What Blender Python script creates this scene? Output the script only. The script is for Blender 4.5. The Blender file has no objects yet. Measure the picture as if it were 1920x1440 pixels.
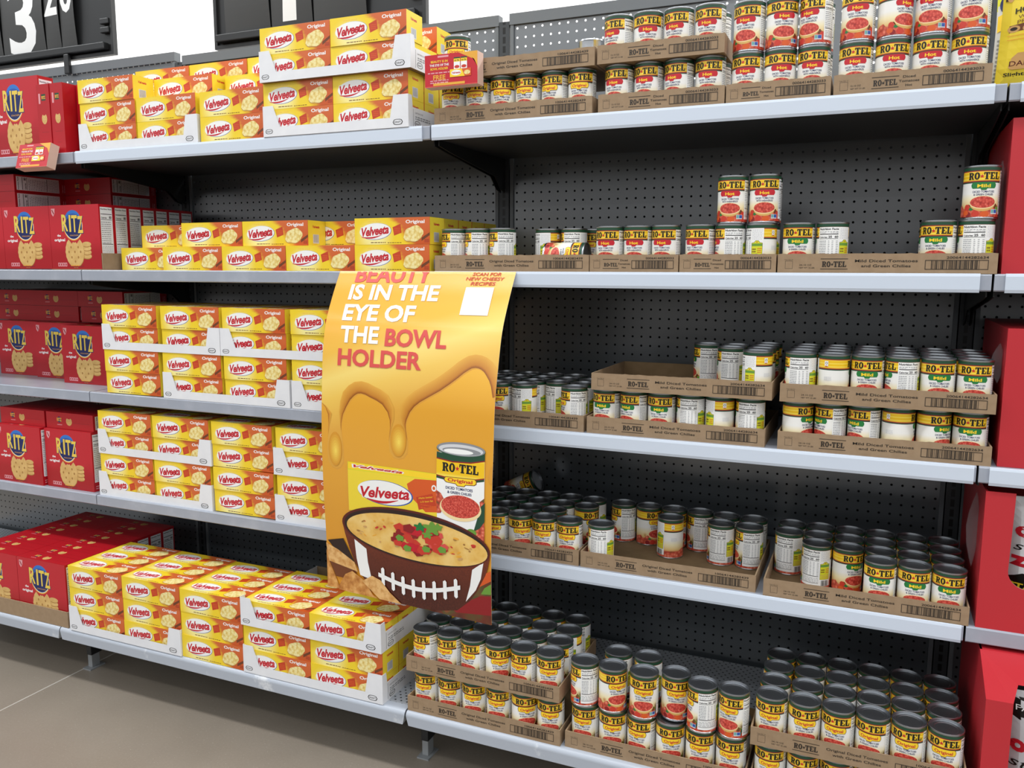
import bpy, math, random
from mathutils import Vector
random.seed(11)
PI = math.pi
sc = bpy.context.scene
COL = sc.collection

# ------------------------------------------------------------------ camera, world, lights, exposure
cam = bpy.data.cameras.new('camera')
cam.sensor_fit = 'HORIZONTAL'; cam.sensor_width = 36.0
cam.lens = 1565.96 / 1920 * 36.0
cam.clip_start = 0.05
camo = bpy.data.objects.new('camera', cam)
CAMX, CAMY, CAMZ = 1.0133, -1.8425, 1.2685
camo.location = (CAMX, CAMY, CAMZ)
camo.rotation_euler = (1.4334, -0.0028, 0.4082)
COL.objects.link(camo); sc.camera = camo

w = bpy.data.worlds.new('store_air'); sc.world = w; w.use_nodes = True
# the hall: lit ceiling overhead, dim shelving towards the horizon
_t = w.node_tree; _bg = _t.nodes['Background']
_tc0 = _t.nodes.new('ShaderNodeTexCoord'); _sx = _t.nodes.new('ShaderNodeSeparateXYZ'); _mr = _t.nodes.new('ShaderNodeMapRange')
_t.links.new(_tc0.outputs['Generated'], _sx.inputs[0]); _t.links.new(_sx.outputs[2], _mr.inputs[0])
_mr.interpolation_type = 'SMOOTHSTEP'
_mr.inputs[1].default_value = 0.0; _mr.inputs[2].default_value = 0.07; _mr.inputs[3].default_value = 0.04; _mr.inputs[4].default_value = 0.74
_bg.inputs[0].default_value = (0.95, 0.98, 1.0, 1)
_t.links.new(_mr.outputs[0], _bg.inputs[1])

def lamp(name, loc, sx, sy, power, rot=(0, 0, 0), col=(0.97, 0.985, 1.0)):
    l = bpy.data.lights.new(name, 'AREA'); l.shape = 'RECTANGLE'
    l.size = sx; l.size_y = sy; l.energy = power; l.color = col
    o = bpy.data.objects.new(name, l); o.location = loc; o.rotation_euler = rot
    COL.objects.link(o); return o
lamp('ceiling_strip_lamp', (0.3, -1.15, 4.3), 14, 0.35, 235)
lamp('ceiling_strip_lamp', (0.3, -3.6, 4.3), 14, 0.35, 105)
lamp('ceiling_strip_lamp', (0.3, -6.4, 4.3), 14, 0.35, 105)
lamp('ceiling_strip_lamp', (0.3, -9.4, 4.3), 14, 0.35, 105)
lamp('ceiling_strip_lamp', (-1.0, 2.6, 4.3), 16, 0.5, 700)  # added lamp to whiten the far wall; no fixture is seen there

sc.view_settings.view_transform = 'Standard'
sc.view_settings.look = 'None'
sc.view_settings.gamma = 1.0
sc.view_settings.use_curve_mapping = False
sc.view_settings.exposure = 0.0

# ------------------------------------------------------------------ materials
MATS = {}
def lin(c):
    c /= 255.0
    return c / 12.92 if c <= 0.04045 else ((c + 0.055) / 1.055) ** 2.4
def rgb(h):
    return (lin(int(h[0:2], 16)), lin(int(h[2:4], 16)), lin(int(h[4:6], 16)), 1)
def M(name, hexcol, rough=0.45, metal=0.0, spec=0.5, coat=0.0):
    m = bpy.data.materials.new(name); m.use_nodes = True
    b = m.node_tree.nodes['Principled BSDF']
    b.inputs['Base Color'].default_value = rgb(hexcol)
    b.inputs['Roughness'].default_value = rough
    b.inputs['Metallic'].default_value = metal
    b.inputs['Specular IOR Level'].default_value = spec
    b.inputs['Coat Weight'].default_value = coat
    MATS[name] = m
    return m
class NT:
    def __init__(s, m):
        s.m = m; s.t = m.node_tree; s.b = s.t.nodes['Principled BSDF']
    def n(s, typ, **kw):
        x = s.t.nodes.new(typ)
        for k, v in kw.items(): setattr(x, k, v)
        return x
    def l(s, a, b): s.t.links.new(a, b)
    def val(s, sock, v):
        if hasattr(v, 'is_output'): s.l(v, sock)
        else: sock.default_value = v
    def math(s, op, a, b=0.0, c=0.0):
        x = s.n('ShaderNodeMath', operation=op)
        s.val(x.inputs[0], a); s.val(x.inputs[1], b); s.val(x.inputs[2], c)
        return x.outputs[0]
    def mix(s, f, a, b):
        x = s.n('ShaderNodeMix', data_type='RGBA')
        s.val(x.inputs[0], f)
        for i, v in ((6, a), (7, b)):
            if isinstance(v, str): x.inputs[i].default_value = rgb(v)
            else: s.val(x.inputs[i], v)
        return x.outputs[2]
    def ramp(s, f, stops):
        x = s.n('ShaderNodeValToRGB'); e = x.color_ramp.elements
        while len(e) < len(stops): e.new(0.5)
        for i, (p, c) in enumerate(stops):
            e[i].position = p; e[i].color = rgb(c)
        s.l(f, x.inputs[0]); return x.outputs[0]
    def coord(s, which='Object'):
        return s.n('ShaderNodeTexCoord').outputs[which]
    def xyz(s, v):
        x = s.n('ShaderNodeSeparateXYZ'); s.l(v, x.inputs[0]); return x.outputs
    def noise(s, v, scale, detail=3, rough=0.5):
        x = s.n('ShaderNodeTexNoise'); s.l(v, x.inputs['Vector'])
        x.inputs['Scale'].default_value = scale; x.inputs['Detail'].default_value = detail
        x.inputs['Roughness'].default_value = rough
        return x.outputs['Fac']
    def voro(s, v, scale, feat='F1', out='Distance'):
        x = s.n('ShaderNodeTexVoronoi', feature=feat); s.l(v, x.inputs['Vector'])
        x.inputs['Scale'].default_value = scale
        return x.outputs[out]
    def base(s, c): s.l(c, s.b.inputs['Base Color'])
    def bump(s, h, strength=0.2, dist=0.002):
        x = s.n('ShaderNodeBump'); x.inputs['Strength'].default_value = strength
        x.inputs['Distance'].default_value = dist
        s.l(h, x.inputs['Height']); s.l(x.outputs[0], s.b.inputs['Normal'])
    def smooth(s, v, a, b):
        x = s.n('ShaderNodeMapRange', interpolation_type='SMOOTHSTEP')
        s.l(v, x.inputs[0]); x.inputs[1].default_value = a; x.inputs[2].default_value = b
        return x.outputs[0]

# plain inks and plastics
for n_, h_ in (('ink_black', '15120F'), ('ink_red', 'C41A2B'), ('ink_white', 'F4F4F2'), ('ink_blue', '2B55A8'), ('ink_navy', '14205C'),
               ('ink_skyblue', '2F74C8'), ('ink_yellow', 'FBD42A'), ('ink_gold', 'E9A93A'), ('ink_green', '1E7A3A'), ('ink_darkgreen', '1F4A33'),
               ('ink_orange', 'D85A22'), ('ink_tag', 'C4401F'), ('ink_grey', '8C8E92'), ('ink_lightgrey', 'D2D3D6'), ('ink_lime', 'D8D92A'),
               ('ink_cream', 'F3D9A4'), ('ink_brown', '6E3A1C'), ('ink_tan', 'CFA063'), ('ink_biscuit', 'D9AE62'), ('ink_biscuit_dark', 'A9793A'),
               ('ink_pink', 'E3A0A6'), ('ink_maroon', '5A1C12'), ('ink_teal', '6FA9A6'), ('ink_tomato', 'CB3A2A'), ('ink_deepred', '8E1A1E'),
               ('ink_darkbrown', '2A1712'), ('ink_leaf', '6A9A3A'), ('ink_carton_black', '2E261F'), ('ink_salmon', 'D9504A'), ('ink_ritz', 'EBCB52')):
    M(n_, h_, 0.42)
M('pack_yellow', 'F1D63A', 0.38); M('pack_red', 'B3121F', 0.36); M('pack_white', 'E9EAEC', 0.55)
M('underside_shade', '34373A', 0.5); M('post_black', '1D1F21', 0.45); M('plastic_black', '232425', 0.35); M('sign_card', '3B3B3A', 0.4)
M('shade_black', '09090A', 0.6); M('chip_clear', 'DCE2E6', 0.15)  # near-black stands for the shade behind the peg holes
M('can_steel', 'C9CBCE', 0.22, 1.0); M('can_lid_steel', 'A6A9AD', 0.36, 1.0)
M('display_red', 'BE2A33', 0.42); M('paper_edge', 'D9B7A6', 0.7); M('foot_grey', '8B8E90', 0.5)
M('strip_white', 'D0DAE8', 0.25); M('flange_grey', '6E7275', 0.45)

def cardboard():
    m = M('kraft_board', '9C8468', 0.75); t = NT(m); o = t.coord()
    f = t.noise(o, 60, 4); t.base(t.mix(f, '8E7559', 'A68D70')); t.bump(t.noise(o, 400, 2), 0.08, 0.001)
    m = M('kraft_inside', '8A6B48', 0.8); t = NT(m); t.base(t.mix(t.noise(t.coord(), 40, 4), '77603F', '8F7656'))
    m = M('white_board', 'E8E9EC', 0.6); t = NT(m); t.base(t.mix(t.noise(t.coord(), 25, 3), 'DEDFE4', 'EEEFF1'))
cardboard()

def cheese_print():
    m = M('cheese_print', 'F7D534', 0.36); t = NT(m); uv = t.coord('UV'); x, y, z = t.xyz(uv)
    nz = t.noise(uv, 5, 2)
    d = t.math('ADD', x, t.math('MULTIPLY', t.math('SUBTRACT', y, 0.5), 0.26))
    d = t.math('ADD', d, t.math('MULTIPLY', t.math('SUBTRACT', nz, 0.5), 0.22))
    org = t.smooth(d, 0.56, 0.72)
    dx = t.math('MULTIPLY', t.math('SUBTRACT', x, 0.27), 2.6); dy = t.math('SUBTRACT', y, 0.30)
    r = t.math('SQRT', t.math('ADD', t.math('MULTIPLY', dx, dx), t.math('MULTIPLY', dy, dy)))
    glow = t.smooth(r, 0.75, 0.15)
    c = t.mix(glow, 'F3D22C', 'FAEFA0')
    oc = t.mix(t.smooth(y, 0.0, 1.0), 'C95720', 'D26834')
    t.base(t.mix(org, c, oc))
    m = M('pasta_shells', 'EED98A', 0.4); t = NT(m); o = t.coord()
    v = t.voro(o, 150); t.base(t.ramp(v, [(0.0, 'F6ECB8'), (0.5, 'F0DE98'), (0.8, 'E2C46C'), (1.0, 'C79C48')]))
cheese_print()

def can_prints():
    m = M('can_paper', 'F1F1EE', 0.33); t = NT(m); uv = t.coord('UV'); x, y, z = t.xyz(uv)
    t.base(t.ramp(y, [(0.0, 'B8402A'), (0.16, 'C9553A'), (0.24, 'E6C480'), (0.36, 'F3E6BC'), (0.48, 'F2F1EC'), (1.0, 'F2F2F0')]))
    m = M('can_yellow', 'F6D02C', 0.33); t = NT(m); uv = t.coord('UV'); x, y, z = t.xyz(uv)
    s = t.math('SINE', t.math('MULTIPLY', y, 95.0)); t.base(t.mix(t.smooth(s, 0.2, 1.0), 'F2C41E', 'FAE05A'))
    for nm, cols in (('diced_tomato', [(0.0, 'EA8A78'), (0.3, 'DA5A4A'), (0.65, 'C03C32'), (1.0, '8E2620')]),
                     ('tomato_pile', [(0.0, 'EBA486'), (0.3, 'DC6A50'), (0.6, 'C04A38'), (0.82, '94402C'), (1.0, '5C5A30')])):
        m = M(nm, 'C83A2A', 0.36); t = NT(m); o = t.coord()
        v = t.voro(o, 230 if nm == 'diced_tomato' else 120)
        t.base(t.ramp(v, cols))
can_prints()

def cracker_prints():
    m = M('cracker_print', 'B81824', 0.36); t = NT(m); uv = t.coord('UV'); x, y, z = t.xyz(uv)
    wv = t.noise(uv, 3.0, 2)
    t.base(t.mix(t.smooth(t.math('ADD', y, t.math('MULTIPLY', wv, 0.25)), 0.35, 0.62), 'A80F1A', 'C01F2C'))
    m = M('cracker_biscuit', 'D9AE62', 0.5); t = NT(m); o = t.coord()
    t.base(t.mix(t.noise(o, 45, 3), 'BE8D45', 'EAC984'))
cracker_prints()

def fixture_mats():
    m = M('shelf_paint', 'B4B9C4', 0.3); t = NT(m); o = t.coord()
    t.base(t.mix(t.smooth(t.noise(o, 9, 5, 0.6), 0.45, 0.75), '9FA5B1', 'ACB1BC'))
    m = M('base_paint', 'A9AFB8', 0.3); t = NT(m); o = t.coord()
    n = t.noise(o, 7, 6, 0.62); sc_ = t.smooth(n, 0.60, 0.68)
    t.base(t.mix(sc_, 'B2B9C4', 'DCDFE3'))
    m = M('base_deck', 'A9AFB8', 0.35); t = NT(m); o = t.coord(); x, y, z = t.xyz(o)
    def fr(a, p): return t.math('SUBTRACT', t.math('FRACT', t.math('DIVIDE', a, p)), 0.5)
    row = t.math('FLOOR', t.math('DIVIDE', y, 0.0127))
    xs = t.math('ADD', x, t.math('MULTIPLY', row, 0.0085))
    fx = t.math('MULTIPLY', fr(xs, 0.0170), 0.0170); fy = t.math('MULTIPLY', fr(y, 0.0127), 0.0127)
    d = t.math('SQRT', t.math('ADD', t.math('MULTIPLY', fx, fx), t.math('MULTIPLY', fy, fy)))
    msk = t.math('MULTIPLY', t.math('LESS_THAN', d, 0.0027), t.math('GREATER_THAN', y, -0.135))
    t.base(t.mix(msk, 'A4A9B0', '15171A'))
    # perforated panel: holes on a one inch grid are real openings
    M('pegboard_steel', '4A4E52', 0.28, spec=1.0); MATS['pegboard_steel'].node_tree.nodes['Principled BSDF'].inputs['IOR'].default_value = 1.75; m = MATS['pegboard_steel']; t = NT(m); o = t.coord(); x, y, z = t.xyz(o)
    fx = t.math('SUBTRACT', t.math('FRACT', t.math('ADD', t.math('DIVIDE', t.math('SUBTRACT', x, 0.0381), 0.0254), 0.5)), 0.5)
    fz = t.math('SUBTRACT', t.math('FRACT', t.math('ADD', t.math('DIVIDE', z, 0.0254), 0.5)), 0.5)
    d = t.math('SQRT', t.math('ADD', t.math('MULTIPLY', fx, fx), t.math('MULTIPLY', fz, fz)))
    inside = t.math('MULTIPLY', t.math('GREATER_THAN', x, 0.03), t.math('LESS_THAN', x, 1.19))
    inside = t.math('MULTIPLY', inside, t.math('GREATER_THAN', z, 0.02))
    hole = t.math('MULTIPLY', t.math('LESS_THAN', d, 0.118), inside)
    t.base(t.mix(t.noise(o, 3, 4), '454B50', '4D5358'))
    tr = t.n('ShaderNodeBsdfTransparent'); mx = t.n('ShaderNodeMixShader'); out = t.t.nodes['Material Output']
    t.l(hole, mx.inputs[0]); t.l(t.b.outputs[0], mx.inputs[1]); t.l(tr.outputs[0], mx.inputs[2]); t.l(mx.outputs[0], out.inputs[0])
    m = M('slotted_steel', '3A3D40', 0.4); t = NT(m); o = t.coord(); x, y, z = t.xyz(o)
    ax = t.math('ABSOLUTE', x); fz = t.math('FRACT', t.math('DIVIDE', z, 0.0254))
    slot = t.math('MULTIPLY', t.math('LESS_THAN', ax, 0.0045), t.math('LESS_THAN', fz, 0.72))
    t.base(t.mix(slot, '3A3D40', '030304'))
    m = M('polished_concrete', '8A8178', 0.3); t = NT(m); o = t.coord()
    a = t.noise(o, 2.2, 6, 0.6); b = t.noise(o, 160, 3, 0.7); v = t.smooth(t.noise(o, 260, 2), 0.68, 0.74)
    c = t.mix(a, '82786C', 'A3988A'); c = t.mix(t.math('MULTIPLY', b, 0.45), c, '675E54'); c = t.mix(t.math('MULTIPLY', v, 0.5), c, 'CFC8BC')
    t.base(c); t.l(t.math('ADD', t.math('MULTIPLY', a, 0.25), 0.22), t.b.inputs['Roughness'])
    M('seam_filler', 'B5AFA6', 0.6)
    m = M('wall_paint', 'EDEBE8', 0.8); t = NT(m); t.base(t.mix(t.noise(t.coord(), 1.2, 3), 'EAE8E4', 'F2F0ED'))
fixture_mats()

DRIP, DROP = [], []
def poster_print():
    m = M('poster_print', 'E5A632', 0.22); t = NT(m); uv = t.coord('UV'); x, y, z = t.xyz(uv)
    c = t.ramp(y, [(0.0, 'D9922A'), (0.35, 'E3A236'), (0.60, 'E4A436'), (0.75, 'F0B83C'), (1.0, 'EFA92E')])
    t.base(c)
    # melted cheese with its printed sheen
    m = M('poster_cheese', 'EDBB4A', 0.22); t = NT(m); uv = t.coord('UV'); x, y, z = t.xyz(uv)
    d = t.math('SUBTRACT', y, t.math('MULTIPLY', x, 0.20))
    t.base(t.ramp(d, [(0.40, 'E0A440'), (0.50, 'E2A845'), (0.60, 'EFC55C'), (0.66, 'F6D878'), (0.74, 'EDB844'), (0.9, 'EEAC34')]))
    m = M('poster_dip', 'E9BC62', 0.22); t = NT(m); o = t.coord()
    t.base(t.ramp(t.noise(o, 26, 4), [(0.3, 'D9A04A'), (0.45, 'E8BA60'), (0.65, 'F0CB7C')]))
    m = M('poster_leather', '6B2D1C', 0.24); t = NT(m); o = t.coord(); uv = t.coord('UV'); x, y, z = t.xyz(uv)
    t.base(t.mix(t.voro(o, 260), t.mix(t.smooth(y, 0.0, 0.26), '3A1A14', '8A3B20'), '5A2618'))
    m = M('poster_chip', 'C78A48', 0.24); t = NT(m); o = t.coord()
    t.base(t.ramp(t.noise(o, 60, 4), [(0.3, 'A9692E'), (0.5, 'C98C49'), (0.7, 'E0AC68')]))
    m = M('poster_chip_light', 'DDA968', 0.24); t = NT(m); t.base(t.ramp(t.noise(t.coord(), 70, 3), [(0.3, 'C68B48'), (0.6, 'E6B878')]))
    m = M('poster_foot', '3A2A1E', 0.24); t = NT(m); t.base(t.ramp(t.noise(t.coord(), 14, 2), [(0.35, '2A1C18'), (0.5, '6A3020'), (0.6, '55502A'), (0.7, 'A5402A')]))
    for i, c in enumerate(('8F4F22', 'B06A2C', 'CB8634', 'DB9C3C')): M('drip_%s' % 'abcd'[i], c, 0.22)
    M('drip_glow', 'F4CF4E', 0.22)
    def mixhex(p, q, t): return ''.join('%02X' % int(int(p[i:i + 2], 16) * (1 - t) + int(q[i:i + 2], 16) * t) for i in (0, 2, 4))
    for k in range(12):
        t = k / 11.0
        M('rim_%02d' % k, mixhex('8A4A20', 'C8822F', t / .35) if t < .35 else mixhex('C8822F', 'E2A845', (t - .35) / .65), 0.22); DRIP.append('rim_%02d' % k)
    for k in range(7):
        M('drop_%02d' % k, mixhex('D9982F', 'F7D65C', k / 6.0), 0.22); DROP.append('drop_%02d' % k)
poster_print()

# ------------------------------------------------------------------ mesh helpers
def mesh_from(name, faces, smooth_fn=None):
    """faces: list of (points3d, material name, uvs or None)"""
    vs = []; fs = []; mi = []; uvs = []; slots = []
    for pts, m, uv in faces:
        if m not in slots: slots.append(m)
        b = len(vs); vs.extend(pts); fs.append(tuple(range(b, b + len(pts)))); mi.append(slots.index(m))
        uvs.extend(uv if uv else [(0, 0)] * len(pts))
    me = bpy.data.meshes.new(name); me.from_pydata(vs, [], fs)
    for s in slots: me.materials.append(MATS[s])
    me.polygons.foreach_set('material_index', mi)
    ul = me.uv_layers.new(name='UVMap')
    ul.data.foreach_set('uv', [c for u in uvs for c in u])
    if smooth_fn:
        me.polygons.foreach_set('use_smooth', [True] * len(fs))
        me.normals_split_custom_set_from_vertices([smooth_fn(v) for v in vs])
    me.update()
    return me
def obj(name, me, parent=None, loc=(0, 0, 0), rot=(0, 0, 0)):
    o = bpy.data.objects.new(name, me); COL.objects.link(o)
    o.location = loc; o.rotation_euler = rot
    if parent: o.parent = parent
    return o
def tag(o, label, cat, group=None, kind=None):
    if label: o['label'] = label
    if cat: o['category'] = cat
    if group: o['group'] = group
    if kind: o['kind'] = kind
    return o
def empty(name, loc, rot=(0, 0, 0)):
    o = bpy.data.objects.new(name, None); COL.objects.link(o); o.location = loc; o.rotation_euler = rot
    o.empty_display_size = 0.03
    return o
def copy_tree(o, parent=None):
    c = o.copy(); COL.objects.link(c)
    if parent: c.parent = parent
    for ch in list(o.children): copy_tree(ch, c)
    return c
def boxf(x0, x1, y0, y1, z0, z1, m, mtop=None, skip=''):
    p = [(x0, y0, z0), (x1, y0, z0), (x1, y1, z0), (x0, y1, z0), (x0, y0, z1), (x1, y0, z1), (x1, y1, z1), (x0, y1, z1)]
    F = {'b': (3, 2, 1, 0), 't': (4, 5, 6, 7), 'f': (0, 1, 5, 4), 'r': (1, 2, 6, 5), 'k': (2, 3, 7, 6), 'l': (3, 0, 4, 7)}
    return [([p[i] for i in f], (mtop if (k == 't' and mtop) else m), None) for k, f in F.items() if k not in skip]
def bevel_box(name, x0, x1, y0, y1, z0, z1, m, r=0.003):
    """box with chamfered vertical and horizontal edges"""
    import bmesh
    bm = bmesh.new(); bmesh.ops.create_cube(bm, size=1)
    for v in bm.verts:
        v.co = Vector(((x0 + x1) / 2 + v.co.x * (x1 - x0), (y0 + y1) / 2 + v.co.y * (y1 - y0), (z0 + z1) / 2 + v.co.z * (z1 - z0)))
    bmesh.ops.bevel(bm, geom=list(bm.edges), offset=r, segments=2, affect='EDGES', profile=0.6)
    me = bpy.data.meshes.new(name); bm.to_mesh(me); bm.free(); me.materials.append(MATS[m]); return me
def prism(profile, axis, a, b, m, caps=True):
    """extrude a closed 2D profile; axis 'x': profile is (y,z); axis 'y': (x,z); axis 'z': (x,y)"""
    def P(q, t):
        return (t, q[0], q[1]) if axis == 'x' else (q[0], t, q[1]) if axis == 'y' else (q[0], q[1], t)
    n = len(profile); out = []
    for i in range(n):
        p, q = profile[i], profile[(i + 1) % n]
        out.append(([P(p, a), P(q, a), P(q, b), P(p, b)], m, None))
    if caps:
        out.append(([P(p, a) for p in reversed(profile)], m, None)); out.append(([P(p, b) for p in profile], m, None))
    return out
def fix_normals(me):
    import bmesh
    bm = bmesh.new(); bm.from_mesh(me); bmesh.ops.remove_doubles(bm, verts=bm.verts, dist=1e-6)
    bmesh.ops.recalc_face_normals(bm, faces=bm.faces); bm.to_mesh(me); bm.free(); return me
def lathe(name, prof, m, n=40, smooth=True):
    vs = []; fs = []
    for r, z in prof:
        for i in range(n):
            a = 2 * PI * i / n; vs.append((r * math.cos(a), r * math.sin(a), z))
    for j in range(len(prof) - 1):
        for i in range(n):
            k = (i + 1) % n; fs.append((j * n + i, j * n + k, (j + 1) * n + k, (j + 1) * n + i))
    me = bpy.data.meshes.new(name); me.from_pydata(vs, [], fs); me.materials.append(MATS[m])
    if smooth:
        me.polygons.foreach_set('use_smooth', [True] * len(fs))
        try: me.set_sharp_from_angle(angle=math.radians(18))
        except Exception: pass
    me.update(); return me

# ------------------------------------------------------------------ lettering and flat art
_tc = {}
def glyphs(s, bold=0.0, shear=0.0):
    k = (s, bold, shear)
    if k in _tc: return _tc[k]
    def tess(txt):
        cu = bpy.data.curves.new('t', 'FONT'); cu.body = txt; cu.size = 1.0; cu.offset = bold; cu.shear = shear
        cu.fill_mode = 'FRONT'; cu.resolution_u = 3; cu.dimensions = '2D'
        o = bpy.data.objects.new('t', cu); COL.objects.link(o)
        dg = bpy.context.evaluated_depsgraph_get(); ev = o.evaluated_get(dg); me = ev.to_mesh()
        me.calc_loop_triangles()
        tr = [[(me.vertices[i].co.x, me.vertices[i].co.y) for i in t.vertices] for t in me.loop_triangles]
        ev.to_mesh_clear(); bpy.data.objects.remove(o); bpy.data.curves.remove(cu)
        return tr
    if 'cap' not in _tc:
        t = tess('H'); ys = [p[1] for q in t for p in q]; _tc['cap'] = max(ys) - min(ys)
    t = tess(s); cap = _tc['cap'] + 2 * bold * 0
    t = [[(x / cap, y / cap) for x, y in q] for q in t]
    xs = [p[0] for q in t for p in q] or [0]
    _tc[k] = (t, min(xs), max(xs)); return _tc[k]

def ell_pts(cx, cy, rx, ry, n=32, rot=0.0, a0=0.0, a1=2 * PI):
    full = abs(a1 - a0 - 2 * PI) < 1e-6
    out = []
    for i in range(n if full else n + 1):
        a = a0 + (a1 - a0) * i / n
        x, y = rx * math.cos(a), ry * math.sin(a)
        out.append((cx + x * math.cos(rot) - y * math.sin(rot), cy + x * math.sin(rot) + y * math.cos(rot)))
    return out
class Art:
    """flat printed artwork in millimetres; polygons are stacked in thin layers"""
    def __init__(s, W, H): s.W, s.H = W, H; s.p = []; s.z = 0.0
    def add(s, polys, m):
        s.z += 1.0; e = 0.0
        for q in polys:
            e = (e + 0.03) % 0.6
            s.p.append((list(q), m, s.z + e))
    def poly(s, pts, m): s.add([pts], m)
    def fan(s, pts, m):
        cx = sum(p[0] for p in pts) / len(pts); cy = sum(p[1] for p in pts) / len(pts)
        s.z += 1.0
        for i in range(len(pts)): s.p.append(([(cx, cy), pts[i], pts[(i + 1) % len(pts)]], m, s.z))
    def strip(s, A, B, m):
        s.z += 1.0
        for i in range(len(A) - 1): s.p.append(([A[i], A[i + 1], B[i + 1], B[i]], m, s.z))
    def rect(s, x0, y0, x1, y1, m): s.poly([(x0, y0), (x1, y0), (x1, y1), (x0, y1)], m)
    def frame(s, x0, y0, x1, y1, t, m):
        s.add([[(x0, y0), (x1, y0), (x1, y0 + t), (x0, y0 + t)], [(x0, y1 - t), (x1, y1 - t), (x1, y1), (x0, y1)],
               [(x0, y0 + t), (x0 + t, y0 + t), (x0 + t, y1 - t), (x0, y1 - t)], [(x1 - t, y0 + t), (x1, y0 + t), (x1, y1 - t), (x1 - t, y1 - t)]], m)
    def ell(s, cx, cy, rx, ry, m, n=28, rot=0.0, a0=0.0, a1=2 * PI): s.poly(ell_pts(cx, cy, rx, ry, n, rot, a0, a1), m)
    def ring(s, cx, cy, rx, ry, t, m, n=28, rot=0.0, a0=0.0, a1=2 * PI):
        A = ell_pts(cx, cy, rx, ry, n, rot, a0, a1); B = ell_pts(cx, cy, rx - t, ry - t, n, rot, a0, a1)
        if abs(a1 - a0 - 2 * PI) < 1e-6: A.append(A[0]); B.append(B[0])
        s.strip(A, B, m)
    def star(s, cx, cy, r, m):
        s.fan([(cx + (r if i % 2 == 0 else r * 0.42) * math.sin(i * PI / 5), cy + (r if i % 2 == 0 else r * 0.42) * math.cos(i * PI / 5)) for i in range(10)], m)
    def text(s, t, x, y, cap, m, width=None, bold=0.0, shear=0.0, al='C', rot=0.0, tilt=0.0):
        tr, a, b = glyphs(t, bold, shear); sx = cap
        if width: sx = width / max(1e-6, b - a)
        wd = (b - a) * sx; x0 = x - (wd / 2 if al == 'C' else wd if al == 'R' else 0) - a * sx
        cr, sr = math.cos(rot), math.sin(rot); s.z += 1.0
        for q in tr:
            pts = []
            for px, py in q:
                X, Y = x0 + px * sx, y + py * cap
                if rot: X, Y = x + (X - x) * cr - (Y - y) * sr, y + (X - x) * sr + (Y - y) * cr
                pts.append((X, Y + tilt * (X - x)))
            s.p.append((pts, m, s.z))
    def greek(s, x0, y0, x1, y1, n, m, fill=0.5, seed=1):
        r = random.Random(seed); h = (y1 - y0) / n; L = []
        for i in range(n):
            y = y1 - (i + 1) * h; x = x0
            while x < x1 - 0.5:
                wd = min(x1 - x, r.uniform(0.06, 0.22) * (x1 - x0) + 0.4)
                L.append([(x, y), (x + wd, y), (x + wd, y + h * fill), (x, y + h * fill)]); x += wd + 0.035 * (x1 - x0) + 0.2
        s.add(L, m)
    def bars(s, x0, y0, x1, y1, m, n=34, seed=3):
        r = random.Random(seed); ws = [r.choice((1, 1, 2, 3)) for _ in range(2 * n)]; k = (x1 - x0) / sum(ws); x = x0; L = []
        for i, q in enumerate(ws):
            if i % 2 == 0: L.append([(x, y0), (x + q * k, y0), (x + q * k, y1), (x, y1)])
            x += q * k
        s.add(L, m)
    def slab(s, cx, y, cap, width, m, mstar):
        """RO*TEL in heavy slab-serif capitals"""
        def R_(a, b, c, d): return [(a, c), (b, c), (b, d), (a, d)]
        def arc(cx_, cy_, rx, ry, qx, qy, a0, a1, n=10):
            A = ell_pts(cx_, cy_, rx, ry, n, 0, a0, a1); B = ell_pts(cx_, cy_, qx, qy, n, 0, a0, a1)
            A.append(A[0]); B.append(B[0])
            return [[A[i], A[i + 1], B[i + 1], B[i]] for i in range(n)]
        Rr = [R_(.06, .31, 0, 1), R_(0, .07, 0, .13), R_(.29, .37, 0, .13), R_(0, .07, .87, 1), R_(.29, .36, .86, 1), R_(.29, .36, .43, .57)]
        Rr += arc(.36, .715, .32, .285, .08, .125, -PI / 2, PI / 2)
        Rr += [[(.33, .46), (.54, .46), (.70, .0), (.48, .0)], R_(.70, .75, 0, .13)]
        Oo = arc(.33, .5, .34, .52, .10, .34, 0, 2 * PI, 20)
        Tt = [R_(.0, .72, .84, 1), R_(0, .12, .64, .84), R_(.60, .72, .64, .84), R_(.235, .485, .13, .84), R_(.15, .57, 0, .13)]
        Ee = [R_(.06, .31, 0, 1), R_(0, .07, 0, .13), R_(0, .07, .87, 1), R_(.29, .64, .85, 1), R_(.53, .64, .66, .85), R_(.29, .46, .43, .57), R_(.29, .66, 0, .15), R_(.54, .66, .15, .36)]
        Ll = [R_(.06, .31, 0, 1), R_(0, .07, 0, .13), R_(0, .07, .87, 1), R_(.29, .38, .87, 1), R_(.29, .64, 0, .15), R_(.52, .64, .15, .38)]
        seq = [(Rr, .77), (Oo, .72), (None, .42), (Tt, .77), (Ee, .72), (Ll, .64)]
        tot = sum(q[1] for q in seq); k = width / tot; x = cx - width / 2; L = []
        for g, wd in seq:
            if g is None: st = x + wd * k / 2
            else: L += [[(x + px * k, y + py * cap) for px, py in q] for q in g]
            x += wd * k
        s.add(L, m); s.star(st, y + cap * .45, cap * .30, mstar)
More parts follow.
